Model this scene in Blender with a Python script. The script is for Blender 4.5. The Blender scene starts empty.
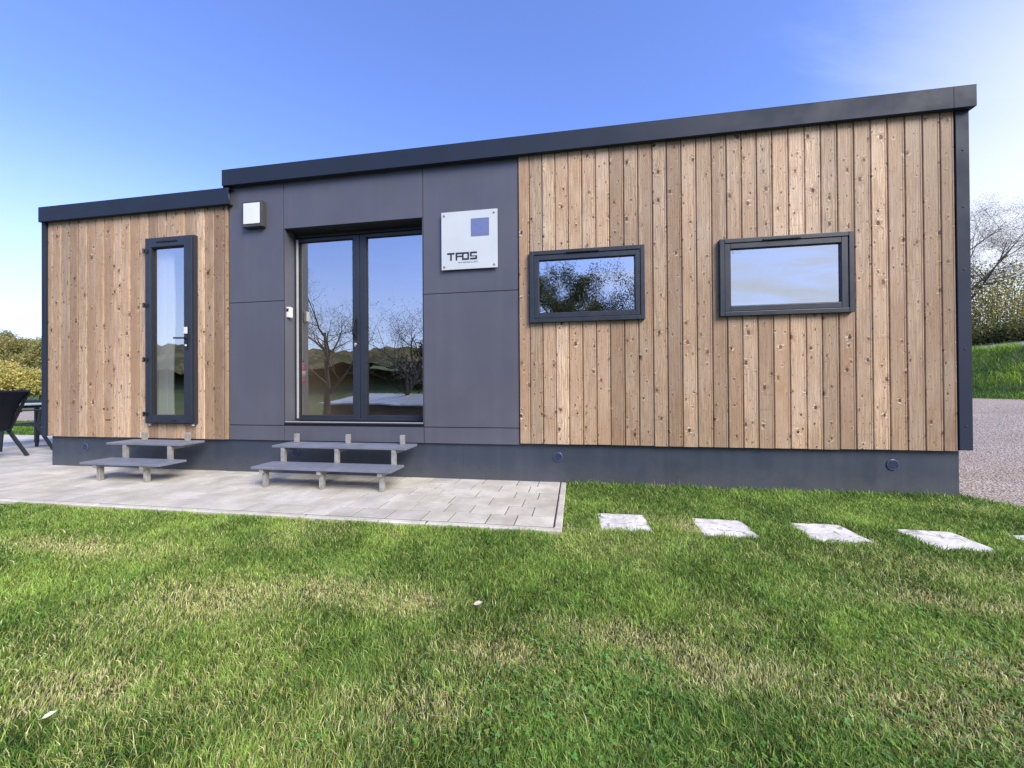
import bpy, bmesh, math, random
import numpy as np
from mathutils import Vector, Matrix, Euler
R = math.radians
rng = np.random.default_rng(7)
random.seed(7)
scene = bpy.context.scene
col = scene.collection

# ------------------------------------------------------------------ camera
YAW, PIT, ROL = R(9.4185), R(.3273), R(-.3817)
fw = Vector((-math.sin(YAW)*math.cos(PIT), math.cos(YAW)*math.cos(PIT), math.sin(PIT)))
r0 = Vector((math.cos(YAW), math.sin(YAW), 0)); u0 = r0.cross(fw)
rr = r0*math.cos(ROL)+u0*math.sin(ROL); uu = -r0*math.sin(ROL)+u0*math.cos(ROL)
cd = bpy.data.cameras.new('camera'); cam = bpy.data.objects.new('camera', cd); col.objects.link(cam)
cam.matrix_world = Matrix(((rr.x, uu.x, -fw.x, 0), (rr.y, uu.y, -fw.y, 0), (rr.z, uu.z, -fw.z, 1.0), (0, 0, 0, 1)))
cd.sensor_width = 36; cd.lens = 36*385/1024; cd.clip_start = .02; cd.clip_end = 4000
scene.camera = cam

# ------------------------------------------------------------------ light
SUN_AZ, SUN_EL = 132.0, 40.0          # azimuth from +Y towards +X
SUN_STRENGTH, SUN_ANGLE = 2.3, 32.0
SKY_STRENGTH = 0.135
EXPOSURE = 1.25
w = bpy.data.worlds.new('World'); scene.world = w; w.use_nodes = True
nt = w.node_tree; N = nt.nodes; L = nt.links
for n in list(N): N.remove(n)
def wn(t, **k):
    n = N.new(t)
    for a, b in k.items(): setattr(n, a, b)
    return n
def wmath(op, a, b=None, c=None, clamp=False):
    n = wn('ShaderNodeMath', operation=op, use_clamp=clamp)
    for i, v in enumerate((a, b, c)):
        if v is None: continue
        if isinstance(v, (int, float)): n.inputs[i].default_value = v
        else: L.new(v, n.inputs[i])
    return n.outputs[0]
out = wn('ShaderNodeOutputWorld'); bg = wn('ShaderNodeBackground')
sky = wn('ShaderNodeTexSky', sky_type='NISHITA', sun_disc=False, sun_elevation=R(SUN_EL), sun_rotation=R(SUN_AZ),
         altitude=300, air_density=1.0, dust_density=.5, ozone_density=3.2)
tc = wn('ShaderNodeTexCoord'); sep = wn('ShaderNodeSeparateXYZ'); L.new(tc.outputs['Generated'], sep.inputs[0])
zz = wmath('ADD', wmath('MAXIMUM', sep.outputs[2], 0.0), 0.16)
cx = wmath('DIVIDE', sep.outputs[0], zz); cy = wmath('DIVIDE', sep.outputs[1], zz)
cmb = wn('ShaderNodeCombineXYZ'); L.new(cx, cmb.inputs[0]); L.new(cy, cmb.inputs[1])
mp = wn('ShaderNodeMapping'); mp.inputs['Scale'].default_value = (.55, 1.5, 1); mp.inputs['Rotation'].default_value = (0, 0, R(28))
L.new(cmb.outputs[0], mp.inputs[0])
n1 = wn('ShaderNodeTexNoise'); n1.inputs['Scale'].default_value = 1.3; n1.inputs['Detail'].default_value = 9
n1.inputs['Roughness'].default_value = .62; n1.inputs['Distortion'].default_value = .9; L.new(mp.outputs[0], n1.inputs['Vector'])
# clouds gather towards +X (the right of the picture)
side = wn('ShaderNodeMapRange', interpolation_type='SMOOTHSTEP'); L.new(wmath('ADD', sep.outputs[0], wmath('MULTIPLY', wmath('MINIMUM', sep.outputs[1], 0.0), -.34)), side.inputs[0])
side.inputs[1].default_value = -.1; side.inputs[2].default_value = .95; side.inputs[3].default_value = -.13; side.inputs[4].default_value = .24
cm = wn('ShaderNodeMapRange', interpolation_type='SMOOTHSTEP'); L.new(wmath('ADD', n1.outputs[0], side.outputs[0]), cm.inputs[0])
cm.inputs[1].default_value = .50; cm.inputs[2].default_value = .80; cm.inputs[3].default_value = 0; cm.inputs[4].default_value = .95
tint = wn('ShaderNodeMix', data_type='RGBA', blend_type='MULTIPLY'); tint.inputs[0].default_value = 1
L.new(sky.outputs[0], tint.inputs[6]); tint.inputs[7].default_value = (.80, .82, 1.15, 1)
hz = wn('ShaderNodeMapRange', interpolation_type='SMOOTHSTEP'); L.new(wmath('SUBTRACT', sep.outputs[0], wmath('MULTIPLY', sep.outputs[2], .60)), hz.inputs[0])
hz.inputs[1].default_value = .05; hz.inputs[2].default_value = .60; hz.inputs[3].default_value = 0; hz.inputs[4].default_value = .97
fr_ = wn('ShaderNodeMapRange'); L.new(sep.outputs[1], fr_.inputs[0]); fr_.inputs[1].default_value = -.3; fr_.inputs[2].default_value = .3; fr_.inputs[3].default_value = 0; fr_.inputs[4].default_value = 1
wisp = wmath('MULTIPLY', cm.outputs[0], wmath('SUBTRACT', .95, wmath('MULTIPLY', fr_.outputs[0], .78)))
hz_ = wmath('MULTIPLY', hz.outputs[0], wmath('ADD', .45, wmath('MULTIPLY', fr_.outputs[0], .55)))
both = wmath('SUBTRACT', 1.0, wmath('MULTIPLY', wmath('SUBTRACT', 1.0, hz_), wmath('SUBTRACT', 1.0, wisp)))
lowz = wn('ShaderNodeMapRange', interpolation_type='SMOOTHSTEP'); L.new(sep.outputs[2], lowz.inputs[0])
for i_, v_ in enumerate((0.0, .46, .62, 0.0)): lowz.inputs[i_+1].default_value = v_
both = wmath('SUBTRACT', 1.0, wmath('MULTIPLY', wmath('SUBTRACT', 1.0, both), wmath('SUBTRACT', 1.0, lowz.outputs[0])))
mx = wn('ShaderNodeMix', data_type='RGBA'); L.new(both, mx.inputs[0]); L.new(tint.outputs[2], mx.inputs[6])
mx.inputs[7].default_value = (3.25, 3.45, 3.80, 1)
L.new(mx.outputs[2], bg.inputs[0]); bg.inputs[1].default_value = SKY_STRENGTH; L.new(bg.outputs[0], out.inputs[0])
sd = bpy.data.lights.new('sun', 'SUN'); sd.energy = SUN_STRENGTH; sd.angle = R(SUN_ANGLE); sd.color = (1, .92, .80)
sun = bpy.data.objects.new('sun', sd); col.objects.link(sun)
to_sun = Vector((math.sin(R(SUN_AZ))*math.cos(R(SUN_EL)), math.cos(R(SUN_AZ))*math.cos(R(SUN_EL)), math.sin(R(SUN_EL))))
sun.rotation_euler = to_sun.to_track_quat('Z', 'Y').to_euler()
vs = scene.view_settings; vs.view_transform = 'Standard'; vs.look = 'None'; vs.gamma = 1; vs.exposure = EXPOSURE; vs.use_curve_mapping = False
scene.render.engine = 'CYCLES'
scene.cycles.transparent_max_bounces = 16

# ------------------------------------------------------------------ helpers
ORG = {}
def tag(o, label=None, cat=None, group=None, kind=None):
    if label: o['label'] = label
    if cat: o['category'] = cat
    if group: o['group'] = group
    if kind: o['kind'] = kind
    return o
def empty(name, loc, label=None, cat=None, group=None, rz=0):
    o = bpy.data.objects.new(name, None); col.objects.link(o); o.location = loc; o.rotation_euler = (0, 0, rz)
    o.empty_display_size = .1
    ORG[o.name] = Vector(loc); return tag(o, label, cat, group)
def screws(parent, pts, mat, prof=((.0050, 0), (.0050, -.0016), (.003, -.0028))):
    first = None; org = ORG[parent.name]
    for p in pts:
        if first is None:
            first = MB().lathe((org.x, org.y, org.z), list(prof), 'y', 8).build('screw', mat, parent); o = first
        else:
            o = first.copy(); col.objects.link(o); o.parent = parent
        o.location = Vector(p)-org
class MB:
    def __init__(s): s.v = []; s.f = []
    def add(s, vs_, fs_):
        b = len(s.v); s.v += [tuple(p) for p in vs_]; s.f += [tuple(b+i for i in f) for f in fs_]; return s
    def box(s, x0, x1, y0, y1, z0, z1):
        return s.add([(x0,y0,z0),(x1,y0,z0),(x1,y1,z0),(x0,y1,z0),(x0,y0,z1),(x1,y0,z1),(x1,y1,z1),(x0,y1,z1)],
                     [(0,3,2,1),(4,5,6,7),(0,1,5,4),(1,2,6,5),(2,3,7,6),(3,0,4,7)])
    def prism(s, poly, axis, a0, a1):     # poly: 2D points; extruded along axis
        n = len(poly)
        def P(p, a):
            return {'z': (p[0], p[1], a), 'x': (a, p[0], p[1]), 'y': (p[0], a, p[1])}[axis]
        vs_ = [P(p, a0) for p in poly]+[P(p, a1) for p in poly]
        return s.add(vs_, [tuple(range(n))[::-1], tuple(range(n, 2*n))]+[(i, (i+1) % n, n+(i+1) % n, n+i) for i in range(n)])
    def bar(s, a, b, w_, h_, up=(0, 0, 1)):
        a = Vector(a); b = Vector(b); d = (b-a).normalized(); up = Vector(up)
        if abs(d.dot(up)) > .98: up = Vector((0, 1, 0))
        x = d.cross(up).normalized(); z = x.cross(d)
        vs_ = [p+x*sx*w_/2+z*sz*h_/2 for p in (a, b) for sx, sz in ((-1,-1),(1,-1),(1,1),(-1,1))]
        return s.add(vs_, [(0,1,2,3),(7,6,5,4),(0,4,5,1),(1,5,6,2),(2,6,7,3),(3,7,4,0)])
    def tube(s, pts, rads, n=8, cap=True):
        pts = [Vector(p) for p in pts]; rings = []
        for i, p in enumerate(pts):
            d = (pts[min(i+1, len(pts)-1)]-pts[max(i-1, 0)]).normalized()
            up = Vector((0, 0, 1)) if abs(d.z) < .9 else Vector((1, 0, 0))
            x = d.cross(up).normalized(); y = x.cross(d); r = rads[i] if hasattr(rads, '__len__') else rads
            rings.append([p+x*math.cos(2*math.pi*k/n)*r+y*math.sin(2*math.pi*k/n)*r for k in range(n)])
        vs_ = [q for g in rings for q in g]; fs_ = []
        for i in range(len(pts)-1):
            for k in range(n):
                fs_.append((i*n+k, i*n+(k+1) % n, (i+1)*n+(k+1) % n, (i+1)*n+k))
        if cap: fs_ += [tuple(range(n))[::-1], tuple(range((len(pts)-1)*n, len(pts)*n))]
        return s.add(vs_, fs_)
    def lathe(s, c, prof, axis='z', n=24):      # prof: (radius, height)
        c = Vector(c); vs_ = []
        for r, h in prof:
            for k in range(n):
                a = 2*math.pi*k/n; u, v = r*math.cos(a), r*math.sin(a)
                vs_.append(c+Vector({'z': (u, v, h), 'y': (u, h, v), 'x': (h, u, v)}[axis]))
        m = len(prof); fs_ = [(i*n+k, i*n+(k+1) % n, (i+1)*n+(k+1) % n, (i+1)*n+k) for i in range(m-1) for k in range(n)]
        fs_ += [tuple(range(n))[::-1], tuple(range((m-1)*n, m*n))]
        return s.add(vs_, fs_)
    def build(s, name, mat, parent=None, bevel=0, smooth=False, seg=2):
        org = ORG[parent.name] if parent is not None else Vector((0, 0, 0))
        me = bpy.data.meshes.new(name)
        me.from_pydata([(p[0]-org.x, p[1]-org.y, p[2]-org.z) for p in s.v], [], s.f)
        bm = bmesh.new(); bm.from_mesh(me); bmesh.ops.recalc_face_normals(bm, faces=bm.faces); bm.to_mesh(me); bm.free()
        if mat: me.materials.append(mat)
        o = bpy.data.objects.new(name, me); col.objects.link(o)
        if parent is not None: o.parent = parent
        ORG[o.name] = org.copy() if parent is not None else Vector((0, 0, 0))
        if smooth: me.shade_smooth()
        if bevel:
            m = o.modifiers.new('bevel', 'BEVEL'); m.width = bevel; m.segments = seg; m.limit_method = 'ANGLE'; m.angle_limit = R(35)
        return o
def npmesh(name, verts, faces_quads=None, faces_tris=None, mat=None, cols=None, parent=None, smooth=False):
    """fast numpy mesh; cols = per-vertex rgba"""
    me = bpy.data.meshes.new(name); nv = len(verts)
    nq = 0 if faces_quads is None else len(faces_quads); ntri = 0 if faces_tris is None else len(faces_tris)
    me.vertices.add(nv); me.vertices.foreach_set('co', np.asarray(verts, np.float32).ravel())
    loops = []; starts = []
    if nq: loops.append(np.asarray(faces_quads, np.int32).ravel()); starts.append(np.arange(nq)*4)
    if ntri: loops.append(np.asarray(faces_tris, np.int32).ravel()); starts.append(nq*4+np.arange(ntri)*3)
    lv = np.concatenate(loops); st = np.concatenate(starts).astype(np.int32)
    me.loops.add(len(lv)); me.loops.foreach_set('vertex_index', lv)
    me.polygons.add(nq+ntri); me.polygons.foreach_set('loop_start', st)
    if smooth: me.polygons.foreach_set('use_smooth', np.ones(nq+ntri, bool))
    me.update(calc_edges=True); me.validate()
    if cols is not None:
        at = me.color_attributes.new('Col', 'FLOAT_COLOR', 'POINT'); at.data.foreach_set('color', np.asarray(cols, np.float32).ravel())
    if mat: me.materials.append(mat)
    o = bpy.data.objects.new(name, me); col.objects.link(o)
    if parent is not None: o.parent = parent
    return o
def copy_tree(o, parent=None):
    c = o.copy(); col.objects.link(c); c.parent = parent if parent is not None else None
    for ch in list(o.children): copy_tree(ch, c)
    return c
def vnoise(x, y, s, seed=0):        # smooth value noise in [0,1]
    g = np.random.default_rng(seed).random((128, 128))
    x = np.asarray(x)*s+1000; y = np.asarray(y)*s+1000
    xi = np.floor(x).astype(int); yi = np.floor(y).astype(int); fx = x-xi; fy = y-yi
    fx = fx*fx*(3-2*fx); fy = fy*fy*(3-2*fy)
    a = g[xi % 128, yi % 128]; b = g[(xi+1) % 128, yi % 128]; c = g[xi % 128, (yi+1) % 128]; d = g[(xi+1) % 128, (yi+1) % 128]
    return (a*(1-fx)+b*fx)*(1-fy)+(c*(1-fx)+d*fx)*fy
def fbm(x, y, s, seed=0, o=4):
    t = 0; a = .5; n = 0
    for i in range(o): t = t+a*vnoise(x, y, s*2**i, seed+i); n += a; a *= .5
    return t/n
def sstep(a, b, x):
    t = np.clip((np.asarray(x, float)-a)/(b-a), 0, 1); return t*t*(3-2*t)

# ------------------------------------------------------------------ materials
class Mat:
    def __init__(s, name):
        s.m = bpy.data.materials.new(name); s.m.use_nodes = True; s.t = s.m.node_tree; s.N = s.t.nodes; s.L = s.t.links
        s.bsdf = s.N['Principled BSDF']; s.out = s.N['Material Output']
    def n(s, t, ins=None, **k):
        x = s.N.new(t)
        for a, b in k.items(): setattr(x, a, b)
        for a, b in (ins or {}).items(): s.set(x, a, b)
        return x
    def set(s, x, a, b):
        i = x.inputs[a]
        if hasattr(b, 'is_linked') or hasattr(b, 'links'): s.L.new(b, i)
        else: i.default_value = b
    def math(s, op, a, b=0.0, clamp=False):
        x = s.n('ShaderNodeMath', operation=op, use_clamp=clamp); s.set(x, 0, a); s.set(x, 1, b); return x.outputs[0]
    def mix(s, f, a, b, blend='MIX'):
        x = s.n('ShaderNodeMix', data_type='RGBA', blend_type=blend); s.set(x, 0, f)
        s.set(x, 6, (*a, 1) if isinstance(a, tuple) and len(a) == 3 else a); s.set(x, 7, (*b, 1) if isinstance(b, tuple) and len(b) == 3 else b); return x.outputs[2]
    def noise(s, vec, scale, detail=4, rough=.55, dist=0):
        x = s.n('ShaderNodeTexNoise', {'Scale': scale, 'Detail': detail, 'Roughness': rough, 'Distortion': dist})
        if vec is not None: s.set(x, 'Vector', vec)
        return x.outputs[0]
    def ramp(s, f, a, b, lo=0.0, hi=1.0, smooth=True):
        x = s.n('ShaderNodeMapRange', interpolation_type='SMOOTHSTEP' if smooth else 'LINEAR')
        for i, v in enumerate((f, a, b, lo, hi)): s.set(x, i, v)
        return x.outputs[0]
    def pos(s): return s.n('ShaderNodeNewGeometry').outputs['Position']
    def obj(s): return s.n('ShaderNodeTexCoord').outputs['Object']
    def scale(s, v, sc, loc=(0, 0, 0)):
        x = s.n('ShaderNodeMapping', {'Vector': v}); x.inputs['Scale'].default_value = sc; x.inputs['Location'].default_value = loc; return x.outputs[0]
    def bump(s, h, strength=.3, dist=.005):
        x = s.n('ShaderNodeBump', {'Height': h, 'Strength': strength, 'Distance': dist}); s.L.new(x.outputs[0], s.bsdf.inputs['Normal'])
    def base(s, c): s.set(s.bsdf, 'Base Color', (*c, 1) if isinstance(c, tuple) and len(c) == 3 else c); return s
    def rough(s, v): s.set(s.bsdf, 'Roughness', v); return s
    def metal(s, v): s.set(s.bsdf, 'Metallic', v); return s
def simple(name, c, rough=.5, metal=0, var=.12, scale=6, bump=0):
    m = Mat(name); p = m.pos(); f = m.noise(p, scale, 6, .6)
    g = m.ramp(f, .3, .7, 1-var, 1+var)
    x = m.n('ShaderNodeVectorMath', {0: c}, operation='SCALE'); m.set(x, 'Scale', g); m.base(x.outputs[0])
    m.set(m.bsdf, 'Roughness', m.ramp(m.noise(p, scale*2.3, 3), .3, .7, max(rough-.08, 0), min(rough+.08, 1))); m.metal(metal)
    if bump: m.bump(m.noise(p, scale*18, 4), bump, .002)
    return m.m
M = {}
M['panel'] = simple('anthracite_laminate', (.090, .092, .118), .42, 0, .06, 1.6, .04)
M['fascia'] = simple('coated_metal_trim', (.019, .028, .050), .6, .0, .07, 1.3, .03)
M['fascia'].node_tree.nodes['Principled BSDF'].inputs['Specular IOR Level'].default_value = .22
M['base'] = simple('skirt_board', (.036, .047, .070), .5, 0, .09, 1.8, .05)
M['frame'] = simple('anthracite_window_frame', (.022, .028, .042), .42, 0, .05, 3)
M['gasket'] = simple('black_rubber', (.012, .013, .016), .6)
M['black'] = simple('black_plastic', (.012, .012, .014), .35)
M['white'] = simple('white_plastic', (.72, .72, .72), .4, 0, .03)
M['brass_white'] = simple('pale_metal_strip', (.55, .54, .53), .4, .2, .05)
M['galv'] = simple('galvanised_steel', (.36, .35, .325), .5, .3, .22, 22, .05)
M['tread'] = simple('grey_composite_tread', (.165, .180, .225), .5, 0, .12, 5, .1)
M['vent'] = simple('vent_plastic', (.055, .072, .135), .35, 0, .05)
M['room'] = simple('interior_board', (.34, .26, .19), .6, 0, .1, 2)
M['room_white'] = simple('interior_white', (.55, .54, .52), .6, 0, .05, 2)
M['roofing'] = simple('roof_membrane', (.06, .06, .065), .8, 0, .2, 2, .2)
M['red'] = simple('red_paint', (.75, .02, .03), .3, 0, .05)
M['sign'] = simple('satin_acrylic', (.56, .60, .63), .35, 0, .04, 2)
M['sign_blue'] = simple('blue_square_print', (.15, .18, .36), .35, 0, .04, 3)
M['ink'] = simple('dark_lettering', (.012, .015, .022), .5, 0, .03)
M['ink_grey'] = simple('grey_lettering', (.20, .21, .23), .5, 0, .03)
M['sling'] = simple('black_mesh_fabric', (.010, .011, .014), .6, 0, .2, 30, .2)
M['alu'] = simple('dark_powder_coat', (.016, .019, .028), .42, 0, .1, 8)
M['tabletop'] = simple('grey_table_glass', (.32, .34, .36), .3, 0, .05)

def weather(mat, streak, splash):
    nt_ = mat.node_tree; b = nt_.nodes['Principled BSDF']; src = b.inputs['Base Color'].links[0].from_socket
    m_ = Mat.__new__(Mat); m_.m = mat; m_.t = nt_; m_.N = nt_.nodes; m_.L = nt_.links; m_.bsdf = b
    p_ = m_.pos(); st_ = m_.ramp(m_.noise(m_.scale(p_, (9, 9, .35)), 1.0, 5, .6), .45, .75, 0, streak)
    c_ = m_.mix(st_, src, (.20, .195, .19))
    if splash:
        z_ = m_.n('ShaderNodeSeparateXYZ', {0: p_}).outputs[2]
        e_ = m_.math('SUBTRACT', m_.math('ADD', m_.math('MULTIPLY', m_.noise(p_, 7, 5, .7), .30), m_.math('MULTIPLY', m_.noise(p_, 60, 3, .7), .16)), z_)
        c_ = m_.mix(m_.ramp(e_, -.02, .22, 0, splash), c_, (.16, .145, .12))
    m_.L.new(c_, b.inputs['Base Color'])
weather(M['panel'], .10, 0); weather(M['base'], .08, .22)
# lamp diffuser (unlit)
M['diffuser'] = simple('frosted_diffuser', (.72, .74, .76), .35, 0, .04, 4)
# laminate: faint vertical streaks of dust
m = Mat('cladding_wood'); p = m.obj()
at = m.n('ShaderNodeAttribute', attribute_name='Col'); sc = m.n('ShaderNodeSeparateColor', {'Color': at.outputs['Color']})
r1, r2, lx = sc.outputs[0], sc.outputs[1], sc.outputs[2]
sp = m.n('ShaderNodeSeparateXYZ', {0: p})
u = m.math('ADD', sp.outputs[0], m.math('MULTIPLY', r1, 53.0)); v = m.math('ADD', sp.outputs[2], m.math('MULTIPLY', r2, 37.0))
V = m.n('ShaderNodeCombineXYZ', {0: u, 1: v, 2: m.math('MULTIPLY', r1, 11.0)}).outputs[0]
V2 = m.n('ShaderNodeCombineXYZ', {0: u, 1: v}).outputs[0]
warp = m.noise(m.scale(V, (5, 5, 1)), 3, 2)
# knots: two scales of 2D voronoi
def knots(scv, thr, rad, seedoff, keep):
    vec = m.scale(V2, (scv, scv*.62, 1), (seedoff, seedoff*.7, 0))
    x = m.n('ShaderNodeTexVoronoi', voronoi_dimensions='2D', feature='F1'); m.set(x, 'Vector', vec); x.inputs['Scale'].default_value = 1; x.inputs['Randomness'].default_value = 1
    # true distance corrected for the stretched axis
    d = x.outputs['Distance']; cr = m.n('ShaderNodeSeparateColor', {'Color': x.outputs['Color']})
    on = m.math('GREATER_THAN', cr.outputs[0], keep)
    size = m.math('MULTIPLY', m.math('ADD', m.math('MULTIPLY', cr.outputs[1], .8), .5), rad*scv)
    q = m.math('DIVIDE', m.math('ADD', d, m.math('MULTIPLY', m.math('SUBTRACT', m.noise(V, 90, 2), .5), .35*rad*scv)), size)
    core = m.math('MULTIPLY', m.ramp(q, .62, 1.0, 1, 0), on)
    halo = m.math('MULTIPLY', m.ramp(q, 1.0, 3.2, 1, 0), on)
    return core, halo, q, on
k1, h1, q1, on1 = knots(6.0, 0, .0135, 0.0, .30)
k2, h2, q2, on2 = knots(11.0, 0, .0080, 5.3, .42)
k3, h3, q3, on3 = knots(20.0, 0, .0048, 9.1, .42)
# grain, bent round the knots
bend = m.math('MULTIPLY', m.math('ADD', h1, m.math('MULTIPLY', h2, .5)), .018)
gx = m.math('ADD', m.math('ADD', u, bend), m.math('MULTIPLY', m.math('SUBTRACT', warp, .5), .022))
G3 = m.n('ShaderNodeCombineXYZ', {0: m.math('MULTIPLY', gx, 1), 1: m.math('MULTIPLY', v, .045), 2: r1}).outputs[0]
g1 = m.noise(G3, 95, 3, .6); g2 = m.noise(G3, 330, 2, .5)
wv = m.n('ShaderNodeTexWave', {'Vector': G3, 'Scale': 14.0, 'Distortion': 7.0, 'Detail': 2.0, 'Detail Scale': 1.2}, wave_type='BANDS', bands_direction='X').outputs['Fac']
tone = m.mix(r2, (.38, .230, .125), (.76, .570, .385))
tone = m.mix(m.ramp(r1, .6, 1.0, 0, .7), tone, (.56, .37, .21))
c = m.mix(m.math('MULTIPLY', m.ramp(g1, .38, .64), .70), tone, (.26, .160, .092))
c = m.mix(m.math('MULTIPLY', m.ramp(wv, .5, .9), .42), c, (.28, .155, .075))
c = m.mix(m.math('MULTIPLY', m.ramp(g2, .4, .75), .20), c, (.66, .54, .40))
# grey weather bloom in large soft patches
blo = m.ramp(m.noise(m.scale(V, (3, 1.2, 1)), 1.6, 4), .42, .68, 0, .35)
c = m.mix(blo, c, (.52, .42, .32))
c = m.mix(m.math('MULTIPLY', h1, .52), c, (.27, .140, .065))
c = m.mix(m.math('MULTIPLY', h2, .14), c, (.30, .18, .10))
pale = m.math('MULTIPLY', m.math('MULTIPLY', m.math('MAXIMUM', h1, m.math('MULTIPLY', h2, .7)), m.ramp(m.noise(m.scale(V, (26, 60, 1)), 1.0, 3, .6), .54, .62)), .75)  # pale tear-out round the knots, with its bright highlights put into the colour
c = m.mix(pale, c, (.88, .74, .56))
smud = m.math('MULTIPLY', m.ramp(m.noise(m.scale(V, (3.5, 34, 1)), 1.0, 3, .5), .60, .70), m.ramp(m.noise(m.scale(V, (5, 2.2, 1)), 1.0, 2), .50, .62))
c = m.mix(m.math('MULTIPLY', smud, .35), c, (.26, .145, .075))
c = m.mix(m.math('MULTIPLY', k1, .97), c, (.034, .017, .010))
c = m.mix(m.math('MULTIPLY', k2, .9), c, (.055, .028, .016))
c = m.mix(m.math('MULTIPLY', k3, .75), c, (.12, .065, .036))
c = m.mix(m.ramp(m.noise(m.n('ShaderNodeCombineXYZ', {0: m.math('MULTIPLY', r1, 77.0), 1: m.math('MULTIPLY', v, .35)}).outputs[0], 2.0, 3), .35, .68, 0, .45), c, (.33, .205, .12))
bt = m.n('ShaderNodeVectorMath', {0: c}, operation='SCALE'); m.set(bt, 'Scale', m.ramp(m.math('FRACT', m.math('MULTIPLY', r1, 7.31)), 0.0, 1.0, .66, 1.17, False)); c = bt.outputs[0]
m.base(c); m.rough(.62)
hh = m.math('SUBTRACT', m.math('ADD', m.math('MULTIPLY', g1, .6), m.math('MULTIPLY', wv, .25)), m.math('MULTIPLY', k1, .8))
hh = m.math('ADD', hh, m.math('MULTIPLY', m.math('MULTIPLY', h1, m.ramp(warp, .4, .6)), .45))
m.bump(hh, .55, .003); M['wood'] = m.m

# paving
m = Mat('concrete_paver'); p = m.pos(); at = m.n('ShaderNodeAttribute', attribute_name='Col').outputs['Color']
f = m.noise(p, 3.2, 7, .65); f2 = m.noise(p, 160, 3, .7)
c = m.mix(m.ramp(f, .35, .68), (.43, .400, .340), (.60, .570, .500)); c = m.mix(1, c, at, 'MULTIPLY')
c = m.mix(m.ramp(f2, .42, .7, 0, .4), c, (.26, .25, .235)); c = m.mix(m.ramp(m.noise(p, 9, 5), .62, .74, 0, .2), c, (.23, .22, .18))
m.base(c); m.rough(.85); m.bump(f2, .35, .002); M['paver'] = m.m
m = Mat('stepping_slab_concrete'); p = m.pos()
c = m.mix(m.ramp(m.noise(p, 5, 6, .65), .3, .62), (.46, .45, .43), (.66, .65, .63))
c = m.mix(m.ramp(m.noise(p, 11, 6, .7, 1.0), .54, .62, 0, .8), c, (.20, .185, .15)); m.base(c); m.rough(.85); m.bump(m.noise(p, 90, 4), .4, .003); M['slab'] = m.m
m = Mat('joint_sand'); m.base(m.mix(m.ramp(m.noise(m.pos(), 40, 3), .3, .7), (.06, .056, .048), (.13, .12, .10))); m.rough(.95); M['joint'] = m.m
# soil under lawn
m = Mat('lawn_ground'); p = m.pos()
c = m.mix(m.ramp(m.noise(p, 2.3, 6, .65), .35, .65), (.030, .052, .014), (.060, .070, .026)); c = m.mix(m.ramp(m.noise(p, 70, 4, .7), .45, .7, 0, .5), c, (.045, .038, .018))
m.base(c); m.rough(.95); m.bump(m.noise(p, 60, 5, .7), .8, .02); M['soil'] = m.m
m = Mat('meadow'); p = m.pos()
c = m.mix(m.ramp(m.noise(p, .25, 6, .65), .35, .65), (.055, .110, .020), (.13, .14, .045)); c = m.mix(m.ramp(m.noise(p, 6, 6, .7), .4, .7, 0, .6), c, (.05, .075, .02))
m.base(c); m.rough(.95); m.bump(m.noise(p, 9, 6, .7), .8, .08); M['meadow'] = m.m
# gravel
m = Mat('gravel'); p = m.pos()
vo = m.n('ShaderNodeTexVoronoi', {'Vector': p, 'Scale': 55.0}); vo2 = m.n('ShaderNodeTexVoronoi', {'Vector': p, 'Scale': 24.0})
cr = m.n('ShaderNodeSeparateColor', {'Color': vo.outputs['Color']}).outputs[0]
c = m.mix(cr, (.36, .285, .23), (.68, .58, .50)); c = m.mix(m.ramp(m.noise(p, 1.1, 6, .6), .35, .66, 0, .55), c, (.40, .30, .235))
c = m.mix(m.ramp(vo.outputs['Distance'], .35, .6, 0, .6), c, (.10, .08, .07)); m.base(c); m.rough(.9)
m.bump(m.math('SUBTRACT', m.math('MULTIPLY', m.noise(p, 14, 4), 1.2), m.math('ADD', vo.outputs['Distance'], vo2.outputs['Distance'])), .9, .014); M['gravel'] = m.m
m = Mat('asphalt'); p = m.pos(); m.base(m.mix(m.noise(p, 60, 4), (.16, .16, .16), (.26, .26, .255))); m.rough(.9); M['asphalt'] = m.m
# vertex-coloured leaf
def leafmat(name, trans=.35, mult=(1, 1, 1), rough=.55):
    m = Mat(name); at = m.n('ShaderNodeAttribute', attribute_name='Col').outputs['Color']
    c = m.mix(1, at, mult, 'MULTIPLY')
    m.base(c); m.rough(rough); m.set(m.bsdf, 'Specular IOR Level', .28)
    tr = m.n('ShaderNodeBsdfTranslucent', {'Color': c}); ms = m.n('ShaderNodeMixShader', {0: trans})
    m.L.new(m.bsdf.outputs[0], ms.inputs[1]); m.L.new(tr.outputs[0], ms.inputs[2]); m.L.new(ms.outputs[0], m.out.inputs[0]); return m.m
M['grass'] = leafmat('grass_blades', .34, (1, 1, 1), .48)
M['leaf'] = leafmat('leaves', .3)
m = Mat('bark'); p = m.pos(); m.base(m.mix(m.noise(m.scale(p, (6, 6, 1.5)), 4, 5), (.045, .036, .028), (.14, .115, .09))); m.rough(.9); M['bark'] = m.m
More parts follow.
